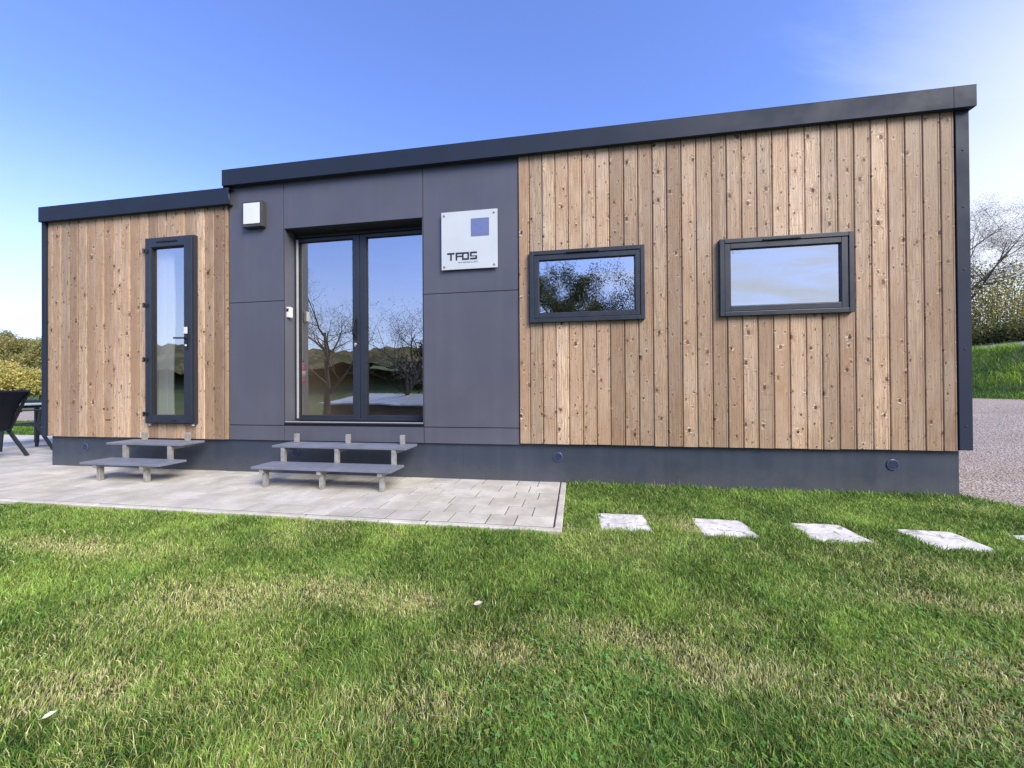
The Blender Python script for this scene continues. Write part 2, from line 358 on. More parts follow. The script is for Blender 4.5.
# glass
m = Mat('window_glass'); p = m.obj()
gl = m.n('ShaderNodeBsdfGlossy', {'Color': (.93, .96, 1, 1), 'Roughness': .0}); tr = m.n('ShaderNodeBsdfTransparent', {'Color': (.90, .92, .92, 1)})
b = m.n('ShaderNodeBump', {'Height': m.noise(p, 1.1, 2, .4), 'Strength': .14, 'Distance': .02}); m.L.new(b.outputs[0], gl.inputs['Normal'])
fr = m.n('ShaderNodeLayerWeight', {'Blend': .5}); fac = m.math('ADD', m.math('MULTIPLY', m.math('POWER', fr.outputs['Facing'], 4.0), .5), .50, clamp=True)
ms = m.n('ShaderNodeMixShader', {0: fac}); m.L.new(tr.outputs[0], ms.inputs[1]); m.L.new(gl.outputs[0], ms.inputs[2]); m.L.new(ms.outputs[0], m.out.inputs[0]); M['glass'] = m.m
# curtain: thin white voile
m = Mat('white_curtain'); p = m.pos(); m.base((.86, .87, .88)); m.rough(.8)
tr = m.n('ShaderNodeBsdfTranslucent', {'Color': (.86, .87, .88, 1)}); ms = m.n('ShaderNodeMixShader', {0: .4}); m.L.new(m.bsdf.outputs[0], ms.inputs[1]); m.L.new(tr.outputs[0], ms.inputs[2]); m.L.new(ms.outputs[0], m.out.inputs[0]); M['curtain'] = m.m
m = Mat('far_woodland'); p = m.pos()
c = m.mix(m.ramp(m.noise(p, .16, 6, .7), .35, .65), (.085, .105, .040), (.26, .21, .085)); c = m.mix(m.ramp(m.noise(p, 1.1, 5, .7), .4, .65, 0, .6), c, (.060, .072, .030))
m.base(c); m.rough(1); m.bump(m.noise(p, .9, 6, .7), 1, 1.2); M['wood_far'] = m.m
M['metal_roof'] = simple('pale_metal_roof', (.55, .57, .60), .35, .3, .15, 1.5)
M['drywood'] = simple('shed_boards', (.12, .085, .06), .8, 0, .3, 5)

# ------------------------------------------------------------------ terrain
def height(x, y):
    x = np.asarray(x, float); y = np.asarray(y, float)
    s = x*.69+y*.72+.40*(x-y)
    wx = sstep(3.6, 8.5, x)*sstep(1.5, 5, y)
    z = .055*np.maximum(s-5.6, 0)*(s < 1e9)
    z = np.where(s > 16.2, .055*10.6+1.62*sstep(16.2, 20.9, s)+.13*np.maximum(s-20.9, 0), z)
    z = np.where(s > 30, z*0+.583+1.62+.13*9.1+.05*(s-30), z)
    z = np.where(z > 12, 12, z)
    a = z*wx
    # falls away behind the camera into a shallow valley, then hills
    b = -2.6*sstep(-2.5, -16, y)
    d = np.hypot(x, y)
    back = sstep(-30, -75, y)*(7+6.5*(fbm(x, y, .02, 3)-.3))
    left = sstep(-26, -95, x)*sstep(-40, 20, y)*(6+4*(fbm(x, y, .03, 9)-.5))
    far = sstep(90, 400, d)*(16+14*fbm(x, y, .006, 21))
    return a+b+back+left+far+(-.035)*np.ones_like(x)
def terrain_patch(name, xs, ys, dz, mat, kind='structure', mask=None):
    X, Y = np.meshgrid(xs, ys); Z = height(X, Y)+dz; nx, ny = len(xs), len(ys)
    v = np.stack([X, Y, Z], -1).reshape(-1, 3); i = np.arange(nx*ny).reshape(ny, nx)
    q = np.stack([i[:-1, :-1], i[:-1, 1:], i[1:, 1:], i[1:, :-1]], -1).reshape(-1, 4)
    if mask is not None:
        cxy = v[q].mean(1); q = q[mask(cxy[:, 0], cxy[:, 1])]
        used = np.unique(q); remap = -np.ones(len(v), int); remap[used] = np.arange(len(used)); v = v[used]; q = remap[q]
    o = npmesh(name, v, q, None, mat, smooth=True); tag(o, kind=kind); return o
ax = np.concatenate([-np.geomspace(12, 900, 60)[::-1], np.arange(-11.5, 24, .5), np.geomspace(24, 900, 50)])
ay = np.concatenate([-np.geomspace(4, 900, 70)[::-1], np.arange(-3.5, 30, .5), np.geomspace(30, 900, 50)])
terrain_patch('ground', ax, ay, 0, M['meadow'])
terrain_patch('lawn', np.arange(-14, 9.01, .25), np.arange(-2.5, 5.01, .25), .006, M['soil'])
def gravel_mask(x, y):
    s = x*.69+y*.72+.40*(x-y)
    e = .847*x+.532*y+.12*(fbm(x, y, 2.2, 5)-.5)
    return (e > 5.02) & (s < 16.4)
gx_ = np.arange(3, 24, .07); gy_ = np.arange(-4, 22, .07)
terrain_patch('gravel_drive', gx_, gy_, .014, M['gravel'], mask=lambda x, y: gravel_mask(x, y) & (x < 22))
terrain_patch('road', np.arange(3, 34, .25), np.arange(2, 34, .25), .05, M['asphalt'],
              mask=lambda x, y: ((x*.69+y*.72+.40*(x-y)) > 20.9) & ((x*.69+y*.72+.40*(x-y)) < 24.3))
terrain_patch('gravel_path', np.arange(-30, -9, .5), np.arange(9.5, 14.01, .5), .03, M['gravel'])

# ------------------------------------------------------------------ patio
def pavers():
    V_, F_, C_ = [], [], []
    def pav(x0, x1, y0, y1, z1, c, ch=.002, z0=-.06):
        g = .0038; x0 += g; x1 -= g; y0 += g; y1 -= g; z1 += random.uniform(-.0015, .0015); b = len(V_)
        V_.extend([(x0,y0,z0),(x1,y0,z0),(x1,y1,z0),(x0,y1,z0),(x0,y0,z1-ch),(x1,y0,z1-ch),(x1,y1,z1-ch),(x0,y1,z1-ch),
                   (x0+ch,y0+ch,z1),(x1-ch,y0+ch,z1),(x1-ch,y1-ch,z1),(x0+ch,y1-ch,z1)])
        F_.extend([tuple(b+i for i in f) for f in [(0,1,5,4),(1,2,6,5),(2,3,7,6),(3,0,4,7),(4,5,9,8),(5,6,10,9),(6,7,11,10),(7,4,8,11),(8,9,10,11)]])
        C_.extend([(c, c*random.uniform(.985, 1.01), c*random.uniform(.96, 1.01), 1)]*12)
    nrow = 18; y = 2.745; d = .2145; occupied = {}
    for r in range(nrow):
        y0 = y+r*d; y1 = y0+d
        xr = -.165 if y1 < 4.12 else -6.72
        x = xr; lim = -13.2
        if y0 < 4.12: x = xr
        first = True
        blocks = occupied.get(r, [])
        while x > lim:
            ln = random.choice([.285, .285, .285, .285, .2145, .355])
            if first and r % 2: ln *= .62
            first = False
            x0 = x-ln
            hit = [b for b in blocks if not (b[1] <= x0+1e-6 or b[0] >= x-1e-6)]
            if hit:
                bb = max(hit, key=lambda q: q[1])
                if bb[1] >= x-1e-3: x = bb[0]; continue
                x0 = bb[1]
                if x-x0 < .03: x = x0; continue
            c = random.uniform(.86, 1.06)
            if not hit and random.random() < .05 and r < nrow-1 and not (y0 < 4.12 <= y1+d and x0 > -6.8) and abs(ln-.2145) < .08:
                pav(x0, x, y0, y1+d, 0, c); occupied.setdefault(r+1, []).append((x0, x))
            else: pav(x0, x, y0, y1, 0, c)
            x = x0
    # edging stones
    x = -.100
    while x > -13.2:
        x0 = x-1.0; c = random.uniform(.95, 1.05); pav(x0, x, 2.675, 2.738, .002, c, .008, -.15); x = x0
    yy = 2.745
    while yy < 4.02:
        y1 = min(yy+.8, 4.025); pav(-.163, -.100, yy, y1, .002, random.uniform(.95, 1.05), .008, -.15); yy = y1
    b = len(V_)
    me = bpy.data.meshes.new('patio'); me.from_pydata(V_, [], F_)
    at = me.color_attributes.new('Col', 'FLOAT_COLOR', 'POINT'); at.data.foreach_set('color', np.array(C_, np.float32).ravel())
    me.materials.append(M['paver']); o = bpy.data.objects.new('patio', me); col.objects.link(o); tag(o, kind='structure')
    mb = MB(); mb.box(-13.2, -.165, 2.70, 4.2, -.05, -.0035); mb.box(-13.2, -6.72, 4.205, 6.6, -.05, -.0035)
    tag(mb.build('patio_bedding', M['joint']), kind='structure')
pavers()

# ------------------------------------------------------------------ house
house = empty('tiny_house', (-1.7, 4.0, 0), 'long flat roofed tiny house clad in knotty timber boards and anthracite panels', 'house')
def cells(x0, x1, z0, z1, holes):
    xs = sorted({x0, x1, *[h[0] for h in holes], *[h[1] for h in holes]}); xs = [x for x in xs if x0 <= x <= x1]
    res = []
    for a, b in zip(xs[:-1], xs[1:]):
        mid = (a+b)/2; hs = sorted([(h[2], h[3]) for h in holes if h[0] < mid < h[1]])
        z = z0
        for ha, hb in hs:
            if ha > z: res.append((a, b, z, min(ha, z1)))
            z = max(z, hb)
        if z < z1: res.append((a, b, z, z1))
    return res
BD = (-3.355, -1.647, .585, 2.857)     # big door opening
LD = (-5.27, -4.58, .61, 2.85)         # narrow door
W1 = (-.44, .655, 1.69, 2.38); W2 = (1.40, 2.50, 1.69, 2.38)
# body shell (main + lower left module)
mb = MB()
for c_ in cells(-4.09, 3.325, .40, 3.36, [BD, W1, W2]): mb.box(c_[0], c_[1], 4.035, 4.10, c_[2], c_[3])
for c_ in cells(-6.83, -4.095, .40, 3.15, [LD]): mb.box(c_[0], c_[1], 4.035, 4.10, c_[2], c_[3])
mb.box(-6.83, 3.325, 7.52, 7.60, .40, 3.15); mb.box(-6.83, -6.77, 4.105, 7.515, .40, 3.15); mb.box(3.26, 3.325, 4.105, 7.515, .40, 3.36)
mb.build('wall', M['room'], house)
mb = MB(); mb.box(-6.765, 3.255, 4.105, 7.515, .42, .56); mb.build('floor', M['room'], house)
mb = MB(); mb.box(-6.765, -4.14, 4.105, 7.515, 3.0, 3.05); mb.box(-4.05, 3.255, 4.105, 7.515, 3.2, 3.25); mb.build('ceiling', M['room_white'], house)
mb = MB(); mb.box(-3.70, -3.62, 4.105, 7.5, .565, 3.195); mb.build('partition', M['room'], house); mb = MB(); mb.box(-4.135, -4.055, 4.105, 7.5, .565, 2.99); mb.build('partition', M['room'], house); mb = MB(); mb.box(-1.30, -1.22, 4.105, 7.5, .565, 3.195); mb.build('partition', M['room'], house)
# skirt
mb = MB(); mb.box(-6.825, 3.350, 4.025, 4.034, -.10, .405); mb.box(-6.825, -6.816, 4.0345, 7.6, -.1, .395); mb.box(3.341, 3.350, 4.0345, 7.6, -.1, .395)
sk = mb.build('skirt', M['base'], house)
screws(sk, [(-6.6+i*.62, 4.0245, .10+random.uniform(-.01, .01)) for i in range(16)], M['base'])
for x in (-1.2,): MB().box(x, x+.002, 4.0238, 4.0248, -.02, .40).build('joint_line', M['gasket'], sk)
# vents
for (x, z) in ((-6.278, .247), (-3.23, .247), (-.189, .262), (2.835, .262)):
    mb = MB(); mb.lathe((x, 4.022, z), [(.050, .002), (.050, -.003), (.046, -.006), (.038, -.006), (.037, .001)], 'y', 28)
    vt = mb.build('vent', M['vent'], house, smooth=False)
    mb = MB()
    for k in range(-3, 4):
        wd = math.sqrt(max(.034**2-(k*.0095)**2, 0)); mb.box(x-wd, x+wd, 4.0155, 4.0205, z+k*.0095-.0018, z+k*.0095+.0022)
    mb.build('grille', M['vent'], vt)
# --- timber cladding
def cladding(name, x0, x1, zbot, ztop, holes, seed, lead):
    rnd = random.Random(seed); V_, F_, C_ = [], [], []
    x = x0; first = True
    while x < x1-.01:
        wd = lead if first else rnd.choice([.134, .136, .1375, .1375, .140]); first = False
        xe = min(x+wd, x1); r1_, r2_ = rnd.random(), rnd.random()
        zb = zbot(x)+rnd.uniform(-.002, .002)
        # section of one board: flat face, fine groove, ridge, deep groove
        wfull = xe-x
        if wfull > .08:
            sec = [(0, .026), (.003, .0135), (.007, .0115), (wfull-.030, .0115), (wfull-.027, .0130), (wfull-.023, .0130), (wfull-.020, .0105), (wfull-.013, .0105), (wfull-.0085, .0135), (wfull-.0070, .026), (wfull, .026)]
        else:
            sec = [(0, .030), (.004, .0135), (.008, .0115), (wfull-.008, .0115), (wfull-.004, .0135), (wfull, .034)]
        off = rnd.uniform(-.0012, .0012)
        cuts = sorted({x, xe, *[h[0] for h in holes if x+.004 < h[0] < xe-.004], *[h[1] for h in holes if x+.004 < h[1] < xe-.004]})
        for xa, xb in zip(cuts[:-1], cuts[1:]):
            sx = [p_[0] for p_ in sec]; sy = [p_[1] for p_ in sec]; a_, b_ = xa-x, xb-x
            sec2 = [(a_, float(np.interp(a_, sx, sy)))]+[p_ for p_ in sec if a_+1e-5 < p_[0] < b_-1e-5]+[(b_, float(np.interp(b_, sx, sy)))]
            xm_ = (xa+xb)/2; pieces = [(zb, ztop)]
            for h in holes:
                if h[0] < xm_ < h[1]: pieces = [(pa, pb) for pa, pb in ((zb, h[2]), (h[3], ztop))]
            for ia, (a, b) in enumerate(pieces):
                rb = r2_ if ia == 0 else (r2_+.37*ia) % 1
                n = len(sec2); bi = len(V_)
                for zc in (a, b):
                    for (dx, dy) in sec2: V_.append((x+dx, 3.9725+dy+off, zc)); C_.append((r1_, rb, dx/.15, 1))
                for i in range(n-1): F_.append((bi+i, bi+i+1, bi+n+i+1, bi+n+i))
                for k, zc in ((0, a), (1, b)):
                    b2 = len(V_); V_.append((xa, 4.034, zc)); V_.append((xb, 4.034, zc)); C_.extend([(r1_, rb, 0, 1)]*2)
                    ring_i = [bi+k*n+i for i in range(n)]; F_.append(tuple(([b2]+ring_i+[b2+1])[::-1 if k else 1]))
        x = xe
    me = bpy.data.meshes.new(name); me.from_pydata([(a+1.7, b-4.0, c) for a, b, c in V_], [], F_)
    at_ = me.color_attributes.new('Col', 'FLOAT_COLOR', 'POINT'); at_.data.foreach_set('color', np.array(C_, np.float32).ravel())
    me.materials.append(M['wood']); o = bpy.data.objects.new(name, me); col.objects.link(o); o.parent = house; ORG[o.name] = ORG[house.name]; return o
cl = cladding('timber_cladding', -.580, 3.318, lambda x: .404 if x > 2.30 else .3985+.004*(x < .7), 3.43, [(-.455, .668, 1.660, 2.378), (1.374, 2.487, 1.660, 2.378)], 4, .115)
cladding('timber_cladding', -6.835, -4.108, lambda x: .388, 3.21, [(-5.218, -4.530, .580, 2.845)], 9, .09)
# two small dark slots at the foot of the boards
mb = MB(); mb.box(-5.90, -5.82, 3.982, 3.986, .60, .612); mb.build('slot', M['gasket'], house)
# corner posts
mb = MB(); mb.box(3.319, 3.420, 3.978, 4.06, .41, 3.40); po = mb.build('corner_post', M['fascia'], house, .003)
screws(po, [(3.370, 3.978, z) for z in (.62, 1.30, 2.0, 2.55, 3.05)], M['gasket'], ((.008, .002), (.008, -.002), (.004, -.004)))
mb = MB(); mb.box(3.336, 3.414, 4.062, 7.62, .41, 3.40); mb.build('side_cladding', M['fascia'], house, .003)
mb = MB(); mb.box(-6.90, -6.838, 3.962, 4.06, .39, 3.185); mb.build('corner_post', M['fascia'], house, .003)
mb = MB(); mb.box(-6.90, -6.84, 4.062, 7.62, .39, 3.185); mb.build('side_cladding', M['fascia'], house, .003)
# roof edge trim (fascia), with cover joints near the corners
def fascia(x0, x1, zb, zt, joints):
    mb = MB(); js = [x0]+joints+[x1]
    for a, b in zip(js[:-1], js[1:]): mb.box(a+.0008, b-.0008, 3.93, 3.945, zb, zt)
    f = mb.build('roof_edge', M['fascia'], house, .002)
    mb = MB(); mb.box(x0+.002, x1-.002, 3.9455, 4.033, zb+.002, zb+.014); mb.box(x0, x1, 3.9305, 4.05, zt+.0005, zt+.006); mb.build('drip_flashing', M['fascia'], f)
    return f
fascia(-4.128, 3.44, 3.40, 3.582, [-4.05, 3.27])
fascia(-6.90, -4.040, 3.182, 3.368, [-6.80])
mb = MB(); mb.box(3.425, 3.44, 3.947, 7.65, 3.40, 3.58); mb.box(-4.128, -4.113, 3.947, 7.65, 3.384, 3.58); mb.box(-6.90, -6.885, 3.947, 7.65, 3.182, 3.366); mb.box(-6.90, 3.44, 7.652, 7.66, 3.182, 3.36)
mb.build('roof_edge', M['fascia'], house, .002)
mb = MB(); mb.box(-4.11, 3.42, 4.052, 7.648, 3.44, 3.50); mb.box(-6.88, -4.132, 4.052, 7.648, 3.23, 3.30); mb.build('roof', M['roofing'], house)
# --- anthracite panels: each board its own part
GAPP = .0035
def panel(x0, x1, z0, z1, fixed=True):
    mb = MB(); mb.box(x0+GAPP, x1-GAPP, 4.0, 4.010, z0+GAPP, z1-GAPP); o = mb.build('wall_panel', M['panel'], house, .0012)
    if fixed:
        nx = 2 if x1-x0 < .9 else 3; nz = max(2, round((z1-z0)/.7))
        screws(o, [(x0+.05+(x1-x0-.1)*i/(nx-1), 3.9995, z0+.05+(z1-z0-.1)*k/(nz-1)) for i in range(nx) for k in range(nz)], M['panel'], ((.0045, 0), (.0045, -.0012), (.003, -.002)))
panel(-4.100, -3.362, 2.019, 3.425); panel(-4.100, -3.362, .560, 2.019)
panel(-3.362, -1.643, 2.857, 3.425); panel(-1.643, -.586, 2.013, 3.425); panel(-1.643, -.586, .560, 2.013)
for a, b in ((-4.100, -3.362), (-3.362, -1.643), (-1.643, -.586)): panel(a, b, .382, .558, False)
mb = MB(); mb.box(-4.104, -.582, 4.0105, 4.0345, .40, .580)
for a, b, z0, z1 in ((-4.104, -3.357, .585, 3.42), (-1.645, -.582, .585, 3.42), (-3.355, -1.647, 2.862, 3.42)): mb.box(a, b, 4.0112, 4.0345, z0, z1)
mb.build('panel_backing', M['gasket'], house)
# door reveal lining
mb = MB(); mb.box(-3.3545, -3.349, 4.002, 4.1595, .60, 2.855); mb.build('reveal', M['panel'], house); mb = MB(); mb.box(-1.653, -1.6475, 4.002, 4.1595, .60, 2.855); mb.build('reveal', M['panel'], house)
mb = MB(); mb.box(-3.349, -1.653, 4.012, 4.26, 2.850, 2.8563); mb.build('reveal', M['gasket'], house)
mb = MB(); mb.box(-3.354, -1.648, 3.990, 4.26, .583, .598); th = mb.build('threshold', M['frame'], house, .002)
mb = MB(); mb.box(-3.350, -1.652, 3.998, 4.020, .5985, .606); mb.build('threshold_strip', M['brass_white'], th, .002)

def ring(x0, x1, z0, z1, w_, y0, y1, mb=None, wb=None, wt=None, wr=None):
    mb = mb or MB(); wb = wb or w_; wt = wt or w_; wr = wr or w_
    mb.box(x0, x0+w_, y0, y1, z0, z1); mb.box(x1-wr, x1, y0, y1, z0, z1)
    mb.box(x0+w_+.0004, x1-wr-.0004, y0+.0004, y1-.0004, z0, z0+wb); mb.box(x0+w_+.0004, x1-wr-.0004, y0+.0004, y1-.0004, z1-wt, z1); return mb
# glazed double door
df = ring(-3.354, -1.648, .608, 2.852, .022, 4.160, 4.24, wt=.045).build('door_frame', M['frame'], house, .002)
def leaf(x0, x1, wl, wr, handle):
    lf = ring(x0, x1, .618, 2.800, wl, 4.172, 4.225, wb=.048, wt=.040, wr=wr).build('door_leaf', M['frame'], house, .004)
    mb = MB(); mb.add([(x0+wl-.004, 4.2, .664), (x1-wr+.004, 4.2, .664), (x1-wr+.004, 4.2, 2.762), (x0+wl-.004, 4.2, 2.762)], [(0, 1, 2, 3)]); mb.build('pane', M['glass'], lf)
    ring(x0+wl-.001, x1-wr+.001, .663, 2.763, .006, 4.180, 4.198).build('gasket', M['gasket'], lf)
    return lf
l1 = leaf(-3.330, -2.506, .030, .088, True); l2 = leaf(-2.500, -1.672, .078, .040, False)
mb = MB(); mb.box(-3.329, -3.304, 4.164, 4.1712, .63, 2.79); mb.build('edge_strip', M['brass_white'], df, .002)
mb = MB(); mb.tube([(-2.556, 4.170, 1.785), (-2.556, 4.145, 1.785), (-2.553, 4.118, 1.755), (-2.551, 4.110, 1.69), (-2.553, 4.118, 1.625), (-2.556, 4.145, 1.595), (-2.556, 4.170, 1.595)], .0105, 10)
mb.box(-2.572, -2.540, 4.163, 4.1715, 1.565, 1.815); mb.build('handle', M['black'], l1, smooth=False)
mb = MB(); mb.lathe((-2.556, 4.166, 1.505), [(.017, .006), (.017, -.004), (.009, -.008)], 'y', 18); mb.box(-2.561, -2.551, 4.156, 4.160, 1.475, 1.50); mb.build('lock', M['galv'], l1)
# narrow door in the lower module
nf = ring(-5.228, -4.520, .572, 2.852, .040, 3.938, 4.12, wr=.030).build('door_frame', M['frame'], house, .003)
nl = ring(-5.208, -4.535, .584, 2.842, .088, 3.918, 3.985, wt=.115, wb=.090, wr=.112).build('door_leaf', M['frame'], house, .005)
mb = MB(); mb.add([(-5.123, 3.955, .670), (-4.645, 3.955, .670), (-4.645, 3.955, 2.729), (-5.123, 3.955, 2.729)], [(0, 1, 2, 3)]); mb.build('pane', M['glass'], nl)
ring(-5.121, -4.646, .672, 2.728, .008, 3.930, 3.953).build('gasket', M['gasket'], nl)
for z in (.69, 1.355, 2.02, 2.685):
    mb = MB(); mb.tube([(-5.212, 3.906, z-.03), (-5.212, 3.906, z+.03)], .011, 10); mb.box(-5.225, -5.160, 3.907, 3.9175, z-.018, z+.018); mb.build('hinge', M['black'], nl)
mb = MB(); mb.lathe((-4.605, 3.917, 1.60), [(.016, 0), (.016, -.012), (.010, -.014), (.010, -.045)], 'y', 14); mb.bar((-4.59, 3.872, 1.60), (-4.735, 3.872, 1.603), .016, .019); mb.box(-4.622, -4.588, 3.909, 3.9175, 1.47, 1.75); mb.build('handle', M['black'], nl, .002)
mb = MB(); mb.box(-4.628, -4.582, 3.900, 3.9088, 1.655, 1.735); mb.build('escutcheon', M['white'], nl, .002); mb = MB(); mb.lathe((-4.605, 3.9085, 1.515), [(.013, 0), (.013, -.006), (.006, -.009)], 'y', 14); mb.build('lock', M['white'], nl, .002)
mb = MB(); mb.box(-5.04, -4.74, 3.908, 3.9175, 2.782, 2.799); mb.build('trickle_vent', M['gasket'], nl, .002); mb = MB(); mb.box(-4.82, -4.75, 3.908, 3.9175, .61, .622); mb.build('trickle_vent', M['gasket'], nl, .002)
mb = MB(); mb.box(-5.21, -5.18, 3.955, 3.972, .545, .571); mb.build('fixing_tab', M['white'], nf, .002); mb = MB(); mb.box(-4.58, -4.55, 3.955, 3.972, .545, .571); mb.build('fixing_tab', M['white'], nf, .002)
# windows
def window(x0, x1):
    f = ring(x0, x1, 1.652, 2.388, .042, 3.940, 4.12).build('window', M['frame'], house, .004)
    s = ring(x0+.045, x1-.045, 1.697, 2.343, .050, 3.947, 3.99, wr=.054 if x0 > 1 else .046).build('sash', M['frame'], f, .003)
    mb = MB(); mb.add([(x0+.091, 3.972, 1.743), (x1-.087, 3.972, 1.743), (x1-.087, 3.972, 2.297), (x0+.091, 3.972, 2.297)], [(0, 1, 2, 3)]); mb.build('pane', M['glass'], f)
    ring(x0+.0945, x1-.091, 1.7465, 2.294, .006, 3.955, 3.970).build('gasket', M['gasket'], f)
    xm = (x0+x1)/2; mb = MB(); mb.box(xm-.19, xm+.13, 3.930, 3.9395, 2.352, 2.366); mb.build('trickle_vent', M['gasket'], f, .002)
window(-.465, .678); window(1.364, 2.497)

# ------------------------------------------------------------------ things on the wall
S = .99
wl = empty('wall_lamp', (-3.75, 3.998, 2.075+1-.0), 'square wall lamp with pale front on the upper left grey panel', 'lamp')
mb = MB(); mb.box(-3.860, -3.590, 3.938, 3.9975, 2.888, 3.192); mb.build('housing', simple('lamp_housing', (.055, .055, .058), .4), wl, .006)
mb = MB(); mb.box(-3.836, -3.620, 3.930, 3.9375, 2.920, 3.164); mb.build('diffuser', M['diffuser'], wl, .006)
sg = empty('sign', (-1.1, 3.985, 2.58), 'square satin name board reading TAOS on the grey panel beside the glass door', 'sign')
sx0, sx1, sz0, sz1 = -1.420, -.803, 2.255, 2.876
mb = MB(); mb.box(sx0, sx1, 3.968, 3.976, sz0, sz1); mb.build('board', M['sign'], sg, .0015)
mb = MB(); W_ = sx1-sx0
mb.box(sx0+W_*.535, sx0+W_*.855, 3.9655, 3.9685, sz0+.62*(.555), sz0+.62*(.86)); mb.build('blue_square', M['sign_blue'], sg)
for (a, b) in ((.055, .055), (.945, .055), (.055, .945), (.945, .945)):
    mb = MB(); cx_, cz_ = sx0+W_*a, sz0+.62*b; mb.lathe((cx_, 3.966, cz_), [(.012, .0015), (.012, -.003), (.008, -.005)], 'y', 16); mb.lathe((cx_, 3.988, cz_), [(.008, -.0115), (.008, .0115)], 'y', 10); mb.build('stand_off', M['galv'], sg)
mb = MB()      # block letters TAOS
lx0 = sx0+W_*.105; H_ = .082; z0_ = sz0+.62*.158; y0_, y1_ = 3.9655, 3.9685; st = .017
def rect(a, b, c_, d): mb.box(lx0+a, lx0+b, y0_, y1_, z0_+c_, z0_+d)
rect(0, .082, H_-st, H_); rect(.034, .034+st, 0, H_-st-.0002)                                   # T
rect(.095, .095+st, 0, H_-st-.0002); rect(.095, .165, H_-st, H_); rect(.1125, .165, H_*.42, H_*.42+st*.8)     # A
rect(.1655, .1655+st, 0, H_); rect(.183, .225, H_-st, H_); rect(.183, .225, 0, st); rect(.2255, .2255+st, 0, H_)  # O (shares the A's leg)
sx_ = .254
rect(sx_, sx_+.076, H_-st, H_); rect(sx_, sx_+st, H_*.5+.0002, H_-st-.0002); rect(sx_, sx_+.076, H_*.5-st*.5, H_*.5); rect(sx_+.076-st, sx_+.076, st+.0002, H_*.5-st*.5-.0002); rect(sx_, sx_+.076, 0, st)  # S
mb.build('lettering', M['ink'], sg)
mb = MB(); rr_ = random.Random(3); x = lx0+.125       # small line of illegible print
while x < lx0+.33:
    wdt = rr_.choice([.006, .009, .011]); mb.box(x, x+wdt, 3.9660, 3.9685, z0_-.030, z0_-.030+rr_.choice([.009, .012])); x += wdt+rr_.choice([.003, .003, .009])
mb.build('small_print', M['ink_grey'], sg)
# key safe on the reveal
ks = empty('key_safe', (-3.355, 4.08, 1.88), 'small white and grey key safe on the left side of the glass door opening', 'key safe')
mb = MB(); mb.box(-3.3555, -3.310, 4.025, 4.085, 1.825, 1.950); mb.build('case', M['white'], ks, .008)
mb = MB(); mb.box(-3.345, -3.318, 4.0215, 4.0245, 1.895, 1.930); mb.build('keypad', M['gasket'], ks, .001)
# fire extinguisher on the partition
fe = empty('fire_extinguisher', (-3.50, 4.48, 1.06), 'small red fire extinguisher hanging inside behind the glass door', 'extinguisher')
mb = MB(); mb.lathe((-3.50, 4.48, 1.06), [(.030, 0), (.042, .012), (.044, .03), (.044, .20), (.036, .235), (.016, .255), (.014, .27)], 'z', 20); bd = mb.build('cylinder', M['red'], fe, smooth=True)
mb = MB(); mb.lathe((-3.50, 4.48, 1.14), [(.0448, 0), (.0448, .075)], 'z', 20); mb.build('label_band', M['white'], fe, smooth=True)
mb = MB(); mb.box(-3.515, -3.485, 4.425, 4.50, 1.33, 1.352); mb.box(-3.512, -3.488, 4.42, 4.49, 1.36, 1.368); mb.tube([(-3.50, 4.45, 1.34), (-3.50, 4.425, 1.30), (-3.50, 4.428, 1.2), (-3.50, 4.432, 1.12)], .007, 8); mb.box(-3.615, -3.545, 4.465, 4.495, 1.20, 1.25); mb.build('valve', M['black'], fe)
# curtain behind the narrow door
ct = empty('curtain', (-5.1, 4.18, .62), 'white sheer curtain hanging inside the narrow glazed door', 'curtain')
nx, nz = 90, 14; V_ = []; 
for k in range(nz+1):
    z = .63+(2.70-.63)*k/nz
    for i in range(nx+1):
        t = i/nx; X_ = -5.182+.265*t*(1-.05*math.sin(k*.5)); V_.append((X_, 4.03+.012*math.sin(t*47+.25*math.sin(k*.7))+.005*math.sin(t*110+k*.12), z))
F_ = [(k*(nx+1)+i, k*(nx+1)+i+1, (k+1)*(nx+1)+i+1, (k+1)*(nx+1)+i) for k in range(nz) for i in range(nx)]
MB().add(V_, F_).build('drape', M['curtain'], ct, smooth=True)
mb = MB(); mb.tube([(-5.186, 4.03, 2.715), (-4.552, 4.03, 2.715)], .009, 8); mb.build('rail', M['galv'], ct)

# ------------------------------------------------------------------ steps
def steps(label, lo, up, legs, zl, zu):
    xm = (lo[0]+lo[1])/2; r_ = empty('outdoor_step', (xm, 3.66, 0), label, 'steps', 'grey two tread steps at the doors')
    for (a, b), y0, y1, z in ((lo, 3.36, 3.655, zl), (up, 3.655, 3.955, zu)):
        mb = MB(); n = 2
        for i in range(n):
            c0 = y0+(y1-y0)*i/n+.003; c1 = y0+(y1-y0)*(i+1)/n-.003; mb.box(a, b, c0, c1, z-.024, z)
        mb.build('tread', M['tread'], r_, .003)
    for x in legs:
        mb = MB(); mb.box(x-.021, x+.021, 3.415, 3.460, .001, zl-.066)
        mb.build('leg', M['galv'], r_, .003)
        mb = MB(); mb.box(x-.021, x+.021, 3.6585, 3.700, zl-.0255, zu-.066); mb.build('leg', M['galv'], r_, .003)
        mb = MB(); mb.box(x-.022, x+.022, 3.857, 3.897, zu+.001, zu+.10)
        mb.box(x-.022, x+.022, 3.375, 3.700, zl-.065, zl-.026); mb.box(x-.022, x+.022, 3.66, 3.945, zu-.065, zu-.026)
        mb.build('bracket', M['galv'], r_, .003)

